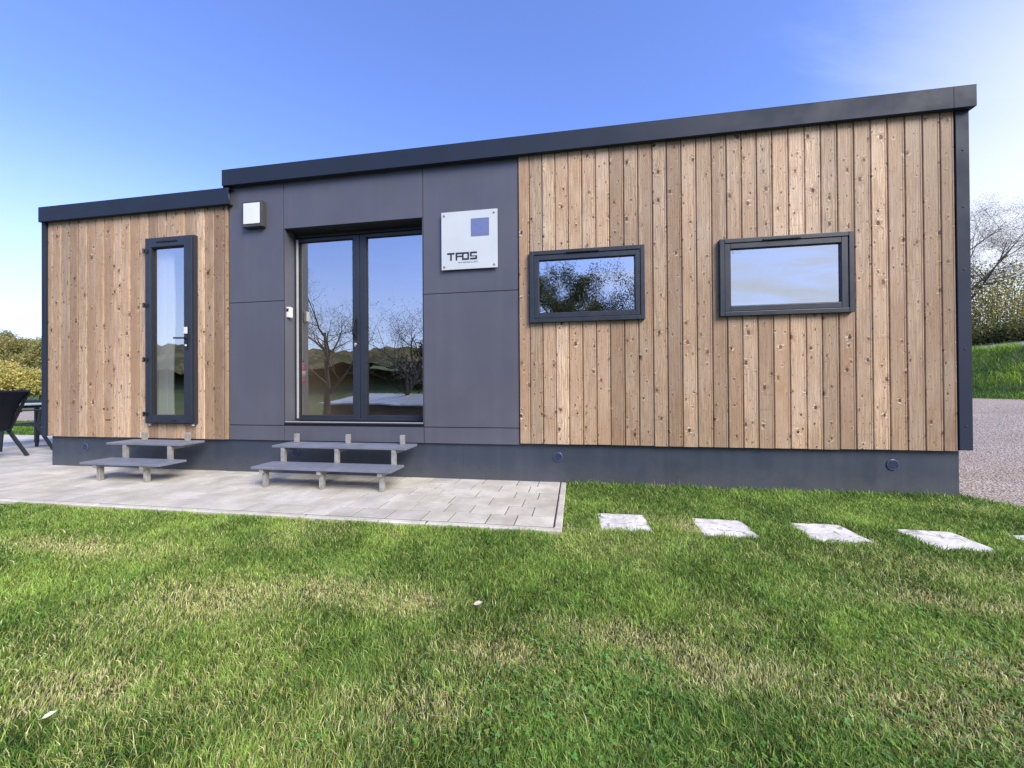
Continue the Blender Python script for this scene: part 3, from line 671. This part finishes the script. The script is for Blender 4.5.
steps('wide grey two tread step in front of the double glass door', (-3.205, -1.712), (-3.225, -1.700), (-3.10, -2.47, -1.835), .215, .383)
steps('narrow grey two tread step in front of the narrow door', (-5.33, -4.295), (-5.41, -4.39), (-5.16, -4.545), .205, .375)

# ------------------------------------------------------------------ stepping stones
slabs = [(.355, 2.985, 2), (1.045, 2.965, -1.5), (1.715, 2.97, 2.5), (2.365, 2.935, -1), (3.03, 2.93, 1.5)]
slab_lab = ['white weathered stepping slab with a dirty corner, nearest the patio edge', 'second stepping slab from the patio, bare soil at its left side', 'middle stepping slab of the row of five in the lawn',
            'fourth stepping slab from the patio, in front of the round skirt vent', 'rightmost stepping slab, cut by the picture edge']
for (x, y, a), lb in zip(slabs, slab_lab):
    bm = bmesh.new(); n = 14; h_ = .176
    bmesh.ops.create_grid(bm, x_segments=n, y_segments=n, size=h_)
    for v in bm.verts:
        e = max(abs(v.co.x), abs(v.co.y))/h_; v.co.z = -.004*(e > .99)+random.uniform(-.001, .001)
        if e > .99: v.co.x += random.uniform(-.0025, .0025); v.co.y += random.uniform(-.0025, .0025)
    ge = bmesh.ops.extrude_edge_only(bm, edges=[e for e in bm.edges if e.is_boundary])
    for v in [g for g in ge['geom'] if isinstance(g, bmesh.types.BMVert)]: v.co.z -= .05
    me = bpy.data.meshes.new('stepping_stone'); bm.to_mesh(me); bm.free(); me.materials.append(M['slab'])
    o = bpy.data.objects.new('stepping_stone', me); col.objects.link(o); o.location = (x-.012, y, -.016); o.rotation_euler = (0, 0, R(a)); tag(o, lb, 'stepping stone', 'white stepping slabs in the lawn')

# ------------------------------------------------------------------ garden chairs and table
def chair(loc, rz, label):
    r_ = empty('garden_chair', loc, label, 'chair', 'black sling chairs on the patio', rz)
    ORG[r_.name] = Vector((0, 0, 0))         # parts built in local space, facing +x
    mb = MB(); mb.add([(.25, -.24, .43), (.25, .24, .43), (-.20, .24, .40), (-.20, -.24, .40), (.25, -.24, .418), (.25, .24, .418), (-.20, .24, .388), (-.20, -.24, .388)],
                      [(0,1,2,3),(7,6,5,4),(0,4,5,1),(1,5,6,2),(2,6,7,3),(3,7,4,0)]); mb.build('seat', M['sling'], r_, .003)
    mb = MB(); pts = [(-.20, .41), (-.25, .60), (-.33, .82), (-.41, .97)]
    vs_ = []; 
    for (x, z) in pts:
        for y in (-.24, .24): vs_ += [(x, y, z), (x-.012, y, z-.003)]
    fs_ = []
    for i in range(len(pts)-1):
        b = i*4; fs_ += [(b, b+2, b+6, b+4), (b+1, b+5, b+7, b+3), (b, b+4, b+5, b+1), (b+2, b+3, b+7, b+6)]
    fs_ += [(0, 1, 3, 2), (12, 14, 15, 13)]; mb.add(vs_, fs_); mb.build('backrest', M['sling'], r_)
    for s in (-1, 1):
        mb = MB(); mb.bar((-.20, s*.255, .40), (-.425, s*.255, .985), .022, .035, (1, 0, 0)); mb.build('back_frame', M['alu'], r_, .004)
        mb = MB(); mb.bar((-.17, s*.262, .415), (-.40, s*.262, .004), .024, .045, (1, 0, 0)); mb.build('leg', M['alu'], r_, .004)
        mb = MB(); mb.bar((.25, s*.285, .648), (.30, s*.285, .002), .024, .042, (1, 0, 0)); mb.build('leg', M['alu'], r_, .004)
        mb = MB(); mb.bar((-.31, s*.285, .665), (.30, s*.285, .65), .045, .022); mb.build('armrest', M['alu'], r_, .006)
    for (a_, b_, hh_) in ((-.425, .975, .03), (.26, .425, .022), (-.21, .40, .022)): mb = MB(); mb.bar((a_, -.26, b_), (a_, .26, b_), .03, hh_); mb.build('cross_rail', M['alu'], r_, .004)
    return r_
chair((-8.40, 4.12, .0), R(205), 'black sling garden chair, the nearer one cut by the left picture edge')
chair((-8.93, 5.12, .0), R(200), 'black sling garden chair half hidden behind the corner of the house')
tb = empty('garden_table', (-9.65, 5.15, 0), 'dark framed garden table with pale top between the black chairs', 'table', None, 0); ORG[tb.name] = Vector((0, 0, 0))
mb = MB(); mb.box(-.45, .42, -.45, .60, .725, .745); mb.build('tabletop', M['tabletop'], tb, .004)
mb = MB(); ring_ = ring(-.45, .42, 0, 1, .03, 0, 1); mb.box(-.42, .39, -.43, -.40, .68, .724); mb.box(-.42, .39, .55, .58, .68, .724); mb.box(-.44, -.41, -.39, .54, .68, .724); mb.box(.36, .39, -.39, .54, .68, .724); mb.build('apron', M['alu'], tb)
for x in (-.42, .35):
    for y in (-.42, .53): MB().box(x, x+.05, y, y+.05, 0.001, .679).build('leg', M['alu'], tb, .004)

# ------------------------------------------------------------------ grass
def blades(name, px, py, pz, hgt, wid, cols_, lean=.5, label=None, leanbias=(0, 0)):
    n = len(px); az = rng.uniform(0, 2*np.pi, n); face = rng.uniform(0, 2*np.pi, n)
    ln = np.abs(rng.normal(lean, lean*.5, n)); dx = np.cos(az)*ln+leanbias[0]; dy = np.sin(az)*ln+leanbias[1]
    wx_, wy_ = np.cos(face)*wid*.5, np.sin(face)*wid*.5
    z0 = pz-.004
    P = np.zeros((n, 5, 3), np.float32)
    P[:, 0] = np.stack([px-wx_, py-wy_, z0], -1); P[:, 1] = np.stack([px+wx_, py+wy_, z0], -1)
    mx_, my_, mz_ = px+dx*hgt*.33, py+dy*hgt*.33, pz+hgt*.58
    P[:, 2] = np.stack([mx_+wx_*.85, my_+wy_*.85, mz_], -1); P[:, 3] = np.stack([mx_-wx_*.85, my_-wy_*.85, mz_], -1)
    hz = hgt*(1-.28*np.clip(ln, 0, 1.6)); P[:, 4] = np.stack([px+dx*hgt, py+dy*hgt, pz+np.maximum(hz, hgt*.35)], -1)
    b = np.arange(n, dtype=np.int32)[:, None]*5
    q = b+np.array([0, 1, 2, 3], np.int32); t = b+np.array([3, 2, 4], np.int32)
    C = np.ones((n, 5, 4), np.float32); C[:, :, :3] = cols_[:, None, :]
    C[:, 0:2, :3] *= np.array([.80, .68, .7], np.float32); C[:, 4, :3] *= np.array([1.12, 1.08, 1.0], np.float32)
    o = npmesh(name, P.reshape(-1, 3), q, t, M['grass'], C.reshape(-1, 4)); return o
dry_spots = [(.80, 2.93, .07, .14), (-1.75, 1.62, .42, .18), (-1.30, 1.75, .45, .14), (-.85, 1.72, .30, .12), (.50, 1.50, .35, .14), (.15, 1.62, .35, .10), (1.15, 1.42, .40, .16), (1.5, 1.62, .30, .12), (-.30, 1.45, .25, .10),
             (-1.62, 1.05, .22, .10), (.55, 1.02, .2, .06), (-3.2, 2.0, .7, .12), (1.9, 2.1, .6, .10), (-.45, 1.15, .18, .07), (2.6, 2.4, .5, .12)]
def dryness(x, y):
    d = .0*x
    for (a, b, sx, sy) in dry_spots: d = np.maximum(d, np.exp(-(((x-a)/sx)**2+((y-b)/sy)**2)*.9))
    n = fbm(x, y, 1.6, 31, 4); n2 = fbm(x, y, 7, 35, 3)
    return np.clip(d*(.55+.9*n2)+sstep(.58, .74, n)*.35, 0, 1)
def off_limits(x, y):
    bad = (x < -.098) & (y > 2.672)
    bad |= (y > 4.02) & (x < 3.34)
    for (sx, sy, a) in slabs: bad |= (np.abs(x-sx+.012) < .170+.012*np.sin(40*y)) & (np.abs(y-sy) < .168+.014*np.sin(37*x))
    e = .847*x+.532*y+.12*(fbm(x, y, 2.2, 5)-.5)+.10*(rng.random(len(x))-.5)
    bad |= e > 5.05
    bad |= y > 4.7
    return bad
def lawn(n_target, r0_, r1_, width, hmin, hmax, name, seed):
    g = np.random.default_rng(seed)
    # uniform in radius makes density fall as 1/r
    n = n_target; r = g.uniform(r0_, r1_, n); th = g.uniform(R(-78), R(64), n)   # angle from +Y
    x = r*np.sin(th); y = r*np.cos(th)
    ok = ~off_limits(x, y) & (y > .35); x, y = x[ok], y[ok]
    d = dryness(x, y); dens = 1-.18*d; keep = g.random(len(x)) < dens*(.75+.5*fbm(x, y, 9, 91, 2)); x, y, d = x[keep], y[keep], d[keep]
    n = len(x)
    lush = fbm(x, y, 2.4, 61, 4)
    clump = fbm(x, y, 14, 19, 2)
    h = g.uniform(hmin, hmax, n)*(.45+.75*lush+.5*clump)*(1-.40*d)
    # longer by the skirt and edges
    edge = np.exp(-((y-4.0)/.10)**2)*(x > -.1); h = h*(1+1.0*edge*g.random(n))
    green = np.stack([np.interp(lush, [.3, .5, .7], [.28, .175, .085]), np.interp(lush, [.3, .5, .7], [.44, .32, .190]), np.interp(lush, [.3, .5, .7], [.085, .060, .034])], -1)
    straw = np.array([.80, .74, .40]); lime = np.array([.46, .56, .14]); brown = np.array([.20, .13, .07])
    pick = g.random(n)
    c = green*(g.uniform(.40, 1.60, n)*(.60+.80*clump))[:, None]
    c = np.where((pick < .24+.36*d)[:, None], lime*g.uniform(.65, 1.2, n)[:, None], c)
    p2 = g.random(n); c = np.where((p2 < .012+.50*d**1.3)[:, None], straw*g.uniform(.6, 1.25, n)[:, None], c)
    p3 = g.random(n); c = np.where((p3 < .015+.04*d)[:, None], brown*g.uniform(.6, 1.4, n)[:, None], c)
    wv_ = g.uniform(.7, 1.3, n)*width*np.sqrt(np.maximum(np.hypot(x, y), 1)/1.4)
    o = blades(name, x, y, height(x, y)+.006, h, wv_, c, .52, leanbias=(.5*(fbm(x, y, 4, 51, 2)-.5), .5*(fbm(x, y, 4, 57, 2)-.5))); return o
# (uniform-radius sampling: blades per square metre falls with distance)
o = lawn(900000, .75, 5.6, .0023, .020, .042, 'lawn_grass', 11); tag(o, 'short mown green lawn with dry straw patches in front of the house', 'grass', kind='stuff')
o = lawn(26000, .8, 4.2, .0024, .040, .062, 'tall_grass', 12); tag(o, 'scattered longer grass blades standing above the mown lawn', 'grass', kind='stuff')
# clover
def clover(n, seed):
    g = np.random.default_rng(seed); r = g.uniform(.85, 2.6, n*4); th = g.uniform(R(-70), R(60), n*4); x = r*np.sin(th); y = r*np.cos(th)
    m_ = fbm(x, y, 1.5, 71, 3)+.28*np.exp(-(((x+.05)/.75)**2+((y-1.12)/.22)**2))+.2*np.exp(-(((x-.75)/.5)**2+((y-1.15)/.2)**2))-.30*dryness(x, y)
    ok = (m_+.9*(g.random(len(x))-.5)+.3*(fbm(x, y, 12, 77, 2)-.5) > .80) & ~off_limits(x, y) & (y > .5); x, y = x[ok][:n], y[ok][:n]; n = len(x)
    z = height(x, y)+g.uniform(.012, .034, n); k = 6; V_ = []; T = []
    leaf = g.uniform(.0035, .0060, n); a0 = g.uniform(0, 6.28, n); tx, ty = g.normal(0, .28, n), g.normal(-.1, .28, n)
    P = np.zeros((n, 3, k+1, 3), np.float32)
    for j in range(3):
        a = a0+j*2.094; cx_, cy_ = np.cos(a)*leaf*.95, np.sin(a)*leaf*.95
        for i in range(k+1):
            if i == k: ox, oy = cx_, cy_
            else: ox = cx_+np.cos(a+i*2*np.pi/k)*leaf*.92; oy = cy_+np.sin(a+i*2*np.pi/k)*leaf*.92
            P[:, j, i, 0] = x+ox; P[:, j, i, 1] = y+oy; P[:, j, i, 2] = z+ox*tx+oy*ty+(.0012 if i < k else -.0012)
    base = (np.arange(n*3, dtype=np.int32)*(k+1))[:, None, None]; tri = np.array([[k, i, (i+1) % k] for i in range(k)], np.int32)[None]
    T = (base+tri).reshape(-1, 3)
    c = np.stack([g.uniform(.12, .21, n), g.uniform(.26, .38, n), g.uniform(.05, .09, n)], -1); C = np.ones((n, 3, k+1, 4), np.float32); C[..., :3] = c[:, None, None, :]
    o = npmesh('clover', P.reshape(-1, 3), None, T, M['grass'], C.reshape(-1, 4)); tag(o, 'small round clover leaves spread through the lawn', 'clover', kind='stuff')
clover(9000, 5)
# bank grass, left verge
g = np.random.default_rng(8); n = 130000; x = g.uniform(5, 24, n); y = g.uniform(6, 24, n); s_ = x*.69+y*.72+.40*(x-y)
ok = (s_ > 16.1+.35*fbm(x, y, 1, 3)) & (s_ < 20.95) & (x/y > .55) & (x/y < 1.7) & (np.hypot(x, y) < 29); x, y = x[ok], y[ok]; n = len(x); lu = fbm(x, y, 1.1, 17, 4)
c = np.stack([np.interp(lu, [.3, .7], [.08, .30]), np.interp(lu, [.3, .7], [.18, .46]), np.interp(lu, [.3, .7], [.018, .05])], -1)*g.uniform(.7, 1.3, n)[:, None]
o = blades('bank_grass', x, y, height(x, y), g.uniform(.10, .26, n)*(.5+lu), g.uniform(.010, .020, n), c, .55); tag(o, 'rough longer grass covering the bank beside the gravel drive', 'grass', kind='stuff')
n = 26000; x = g.uniform(-26, -8.5, n); y = g.uniform(6.6, 9.6, n); lu = fbm(x, y, .9, 27, 4)
c = np.stack([np.interp(lu, [.3, .7], [.07, .17]), np.interp(lu, [.3, .7], [.15, .30]), np.interp(lu, [.3, .7], [.02, .04])], -1)*g.uniform(.7, 1.3, n)[:, None]
o = blades('verge_grass', x, y, height(x, y), g.uniform(.04, .10, n), g.uniform(.010, .018, n), c, .5); tag(o, 'green grass strip behind the patio at the left', 'grass', kind='stuff')
# loose stones on the drive
def pebbles():
    g = np.random.default_rng(4); n = 9000; x = g.uniform(3.2, 11, n); y = g.uniform(3.0, 11, n); ok = gravel_mask(x, y) & ((x > 3.45) | (y < 3.9)); x, y = x[ok], y[ok]; n = len(x)
    s = g.uniform(.006, .017, n); z = height(x, y)+.014
    base = np.array([[1,0,0],[.3,.95,0],[-.8,.6,0],[-.8,-.6,0],[.3,-.95,0],[.1,0,.9]], float)
    ang = g.uniform(0, 6.28, n); P = np.zeros((n, 6, 3))
    for i, b in enumerate(base):
        j = g.uniform(.7, 1.2, n); P[:, i, 0] = x+(b[0]*np.cos(ang)-b[1]*np.sin(ang))*s*j; P[:, i, 1] = y+(b[0]*np.sin(ang)+b[1]*np.cos(ang))*s*j; P[:, i, 2] = z-.002+b[2]*s*.8
    T = (np.arange(n)[:, None, None]*6+np.array([[0,1,5],[1,2,5],[2,3,5],[3,4,5],[4,0,5]])[None]).reshape(-1, 3)
    cc = g.uniform(.22, .55, n); C = np.ones((n, 6, 4)); C[..., :3] = (cc[:, None]*np.array([1, .88, .81]))[:, None, :]
    o = npmesh('loose_gravel', P.reshape(-1, 3), None, T, M['leaf'], C.reshape(-1, 4)); tag(o, 'loose pinkish gravel stones lying on the drive', 'gravel', kind='stuff')
pebbles()
# fallen leaves
LX1, LY1, LX2, LY2 = -.440, 1.68, -1.555, .910
def dead_leaf(loc, s, rz, label, c_):
    mb = MB(); pts = [(-1, 0, .05), (-.5, .42, .22), (.2, .5, .30), (.8, .25, .12), (1.2, 0, .28), (.75, -.3, .2), (.1, -.48, .12), (-.6, -.35, .05)]
    mb.add([(p[0]*s, p[1]*s, p[2]*s) for p in pts]+[(0, 0, .02*s)], [(i, (i+1) % 8, 8) for i in range(8)])
    mb.tube([(-1*s, 0, .05*s), (-1.5*s, .05*s, .12*s)], s*.03, 5); o = mb.build('fallen_leaf', simple('dry_leaf', c_, .7, 0, .2, 60), smooth=False)
    o.location = loc; o.rotation_euler = (.25, -.1, rz); tag(o, label, 'leaf', 'dry fallen leaves')
dead_leaf((LX1, LY1, .028), .020, .3, 'pale curled dry leaf lying in the middle of the lawn', (.55, .45, .36))
dead_leaf((LX2, LY2, .03), .014, 1.1, 'small pale dry leaf in the lawn at lower left', (.62, .60, .45))

# ------------------------------------------------------------------ trees
def grow(base, h, seed, spread=.5, levels=4, r0_=None, lean=(0, 0), nseg=4, kids=4, upb=.35, first=.25, shrink=.62):
    rn = random.Random(seed); mb = MB(); tips = []
    r0_ = r0_ or h*.022
    def br(p, d, ln, r, lv):
        pts = [p]; rad = [r]; q = Vector(p); dd = Vector(d)
        for i in range(nseg):
            dd = (dd+Vector((rn.gauss(0, .13), rn.gauss(0, .13), rn.gauss(0, .07)+.05*(lv > 0)))).normalized(); q = q+dd*ln/nseg
            pts.append(q.copy()); rad.append(r*(1-.72*(i+1)/nseg))
        mb.tube(pts, rad, 7 if lv == 0 else (5 if lv == 1 else 3), cap=False)
        if lv >= levels-1:
            for p_ in pts[1:]: tips.append((p_, dd.copy()))
            return
        if lv >= levels-2: tips.append((pts[-1], dd.copy()))
        nk = kids+(2 if lv == 0 else 0)
        for k in range(nk):
            t = first+(1-first)*(k+rn.random())/nk if lv == 0 else .2+.8*(k+rn.random())/nk
            i = min(int(t*nseg), nseg-1); f = t*nseg-i; pp = pts[i].lerp(pts[i+1], f)
            a = rn.uniform(0, 6.283); side = Vector((math.cos(a), math.sin(a), 0)); side = (side-dd*side.dot(dd)).normalized()
            nd = (dd*(1-spread)+side*spread*1.25+Vector((0, 0, upb*.5))).normalized()
            br(pp, nd, ln*shrink*(1.15-.5*t if lv == 0 else rn.uniform(.7, 1.05)), max(rad[i]*.55, r0_*.02), lv+1)
    br(Vector(base), Vector((lean[0], lean[1], 1)).normalized(), h*.62, r0_, 0)
    return mb, tips
def foliage(tips, per, size, sp_, palette, seed, holes=.0):
    g = np.random.default_rng(seed); T = np.array([t[0] for t in tips]); n = len(T)*per
    keep = g.random(len(T)) > holes
    T = T[keep]; n = len(T)*per; c = np.repeat(T, per, 0)+g.normal(0, sp_, (n, 3))*np.array([1, 1, .8])
    a = g.normal(0, 1, (n, 3)); a /= np.linalg.norm(a, axis=1)[:, None]; b = g.normal(0, 1, (n, 3)); b -= (b*a).sum(1)[:, None]*a; b /= np.linalg.norm(b, axis=1)[:, None]
    s = g.uniform(.6, 1.3, n)[:, None]*size
    P = np.stack([c-a*s, c-b*s*.55, c+a*s, c+b*s*.55], 1); q = np.arange(n*4).reshape(-1, 4)
    pal = np.array(palette); pi = g.integers(0, len(pal), len(T)); cl_ = np.repeat(pal[pi], per, 0)*g.uniform(.65, 1.35, n)[:, None]
    C = np.ones((n, 4, 4)); C[..., :3] = cl_[:, None, :]
    return P.reshape(-1, 3), q, C.reshape(-1, 4)
def tree(name, label, loc, h, seed, pal, per=8, leaf=.12, sp_=.25, group=None, **kw):
    z = float(height(loc[0], loc[1])); root = empty(name, (loc[0], loc[1], z), label, 'tree' if 'hedge' not in name and 'bush' not in name else 'bush', group)
    mb, tips = grow((loc[0], loc[1], z-.1), h, seed, **kw); mb.build('trunk', M['bark'], root, smooth=True)
    if per:
        P, q, C = foliage(tips, per, leaf, sp_, pal, seed); P = P-np.array([loc[0], loc[1], z]); npmesh('crown', P, q, None, M['leaf'], C, root)
    return root
YEL = [(.60, .50, .14), (.50, .46, .15), (.62, .50, .18), (.36, .38, .12)]
OLV = [(.13, .14, .045), (.17, .16, .05), (.09, .11, .035), (.24, .20, .07), (.11, .14, .04)]
OLY = [(.26, .27, .09), (.34, .31, .12), (.19, .22, .075), (.42, .34, .14)]
DRK = [(.045, .065, .022), (.065, .085, .028), (.035, .05, .018)]
SPR = [(.28, .29, .09), (.40, .36, .12), (.20, .23, .07)]
PAL = [(.36, .30, .26), (.50, .43, .38), (.24, .19, .16)]
# left: yellow trees, then a wooded slope
left = [((-34, 18.2), 2.5, YEL, 'golden yellow tree beyond the chairs at the far left'), ((-33.7, 19.3), 2.4, YEL, 'pale yellow tree touching the left corner of the house')]
for i, (xy, h, pal, lb) in enumerate(left):
    tree('broadleaf_tree', lb, xy, h, 40+i, pal, 34, .065, .20, group='trees behind the chairs', spread=.55, levels=4, kids=5, first=.12, shrink=.66)
k = 0
for i in range(16):
    t = i/15; ang = R(-66+9*((i*7) % 16)/15); dist = 64+34*((i*5) % 16)/15
    x, y = dist*math.sin(ang), dist*math.cos(ang); nm = ['spreading', 'rounded', 'broad', 'loose'][i % 4]
    pr = tree('hillside_tree', 'olive green tree standing on the wooded slope behind the chairs', (x, y), 3.6+.7*math.sin(i*2.1), 60+i % 6, OLY if i % 3 else SPR, 30, .085, .30, group='trees on the left slope', spread=.55, levels=4, kids=4, first=.10, shrink=.66)
# right: bare blossom tree, bushes, hedge
tree('bare_tree', 'bare twiggy tree rising behind the hedge at the right edge', (17.6, 20.6), 7.8, 5, PAL, 3, .018, .12, spread=.62, levels=5, kids=7, nseg=4, first=.22, shrink=.62, r0_=.13, upb=.2)
def bush(name, label, c, rad, pal, seed, n=26, per=22, leaf=.07):
    g = random.Random(seed); z = float(height(c[0], c[1])); root = empty(name, (c[0], c[1], z), label, 'bush')
    mb = MB(); tips = []
    for i in range(n):
        a = g.uniform(0, 6.28); ra = g.random()**.5; end = Vector((c[0]+math.cos(a)*rad[0]*ra, c[1]+math.sin(a)*rad[1]*ra, z+rad[2]*g.uniform(.55, 1)*(1-.35*ra*ra)))
        st_ = Vector((c[0]+math.cos(a)*rad[0]*ra*.6, c[1]+math.sin(a)*rad[1]*ra*.6, z-.05)); mid = st_.lerp(end, .5)+Vector((g.gauss(0, .08), g.gauss(0, .08), 0))
        mb.tube([st_, mid, end], [.018, .012, .004], 4, cap=False)
        for t in (.25, .45, .65, .8, .92, 1.0): tips.append((st_.lerp(end, t), Vector((0, 0, 1))))
    mb.build('stem', M['bark'], root); P, q, C = foliage(tips, per, leaf, .17*max(rad[2], .8), pal, seed); npmesh('foliage', P-np.array([c[0], c[1], z]), q, None, M['leaf'], C, root); return root
for i, (x, y) in enumerate([(14.6, 20.4), (16.4, 18.6), (18.3, 16.8), (20.2, 15.0)]):
    bush('hedge', ['dark green hedge section nearest the house corner, below the bare tree', 'dark green hedge section in the middle behind the grass bank', 'dark green hedge section behind the grass bank, cut by the right edge', 'dark green hedge section beyond the right edge'][i],
         (x, y), (1.5, 1.5, .95), DRK+OLV, 80+i, 70, 30, .045)
bush('spring_bush', 'yellow green bush behind the dark hedge at the right edge', (18.8, 20.6), (2.4, 2.0, 3.3), SPR+[(.36, .33, .10)], 90, 90, 24, .05)
bush('pale_bush', 'pale budding bush behind the hedge next to the bare tree', (16.6, 22.6), (2.0, 2.0, 2.8), [(.66, .58, .32), (.52, .48, .24), (.74, .66, .44)], 91, 70, 16, .045)
# behind the camera (seen mirrored in the glass)
rear = [((-1.5, -22), 12.4, DRK+OLV, 'dense dark green tree behind the viewer, mirrored in the left square window', 100, .060, .30, 'broadleaf_tree'),
        ((5.0, -23), 14.8, OLV, 'loose olive tree behind the viewer, mirrored at the right of that window', 60, .055, .30, 'broadleaf_tree'),
        ((2.4, -25), 11.6, PAL, 'thin bare tree behind the viewer between the two mirrored green trees', 1, .04, .2, 'bare_tree'),
        ((-16.2, -14.5), 9.2, SPR, 'bare tree behind the viewer, mirrored in the left pane of the glass door', 1, .04, .2, 'bare_tree'),
        ((-13.6, -19), 9.5, PAL, 'tall thin bare tree behind the viewer, mirrored by the door post', 1, .04, .2, 'bare_tree'),
        ((-12.5, -26), 6.8, DRK, 'low dark tree behind the viewer, mirrored in the right pane of the glass door', 20, .14, .34, 'broadleaf_tree'),
        ]
for i, (xy, h, pal, lb, per, lf_, sp_, nm) in enumerate(rear):
    tree(nm, lb, xy, h+2.4, 120+i, pal, per, lf_, sp_, spread=.58 if nm == 'bare_tree' else .5, levels=5 if nm == 'bare_tree' else 4, kids=5 if nm == 'bare_tree' else 5, first=.42 if nm == 'bare_tree' else .25, shrink=.64)
# far woodland on the valley side behind the viewer
X, Y = np.meshgrid(np.linspace(-170, 120, 110), np.linspace(-150, -52, 60)); Zb = height(X, Y)
Z = Zb+5.5*sstep(0, .35, fbm(X, Y, .05, 44)-.22)*(.6+.8*fbm(X, Y, .35, 45, 3))-1.0
v = np.stack([X, Y, Z], -1).reshape(-1, 3); i = np.arange(v.shape[0]).reshape(X.shape); q = np.stack([i[:-1, :-1], i[:-1, 1:], i[1:, 1:], i[1:, :-1]], -1).reshape(-1, 4)
o = npmesh('far_wood', v, q, None, M['wood_far'], smooth=True); tag(o, 'dark olive woodland covering the hills behind the viewer', 'woodland', kind='stuff')
# low building downhill with a pale roof, mirrored in the door
sh = empty('low_building', (-12.5, -17.5, -2.62), 'low timber building with a pale metal roof downhill behind the viewer', 'building'); sh.rotation_euler = (0, 0, R(12)); ORG[sh.name] = Vector((0, 0, 0))
mb = MB(); mb.box(-4.5, 4.5, -2.2, 2.2, 0, 2.4); mb.build('wall', M['drywood'], sh)
mb = MB(); mb.add([(-4.8, -2.6, 3.0), (4.8, -2.6, 3.0), (4.8, 2.6, 2.42), (-4.8, 2.6, 2.42), (-4.8, -2.6, 3.1), (4.8, -2.6, 3.1), (4.8, 2.6, 2.52), (-4.8, 2.6, 2.52)], [(0,3,2,1),(4,5,6,7),(0,1,5,4),(1,2,6,5),(2,3,7,6),(3,0,4,7)])
for k in range(20): mb.bar((-4.6+k*.48, -2.58, 3.11), (-4.6+k*.48, 2.58, 2.53), .03, .03)
mb.build('roof', M['metal_roof'], sh)
mb = MB(); mb.box(-1.2, -.3, 2.2, 2.24, 0, 1.8); mb.build('door', M['alu'], sh)
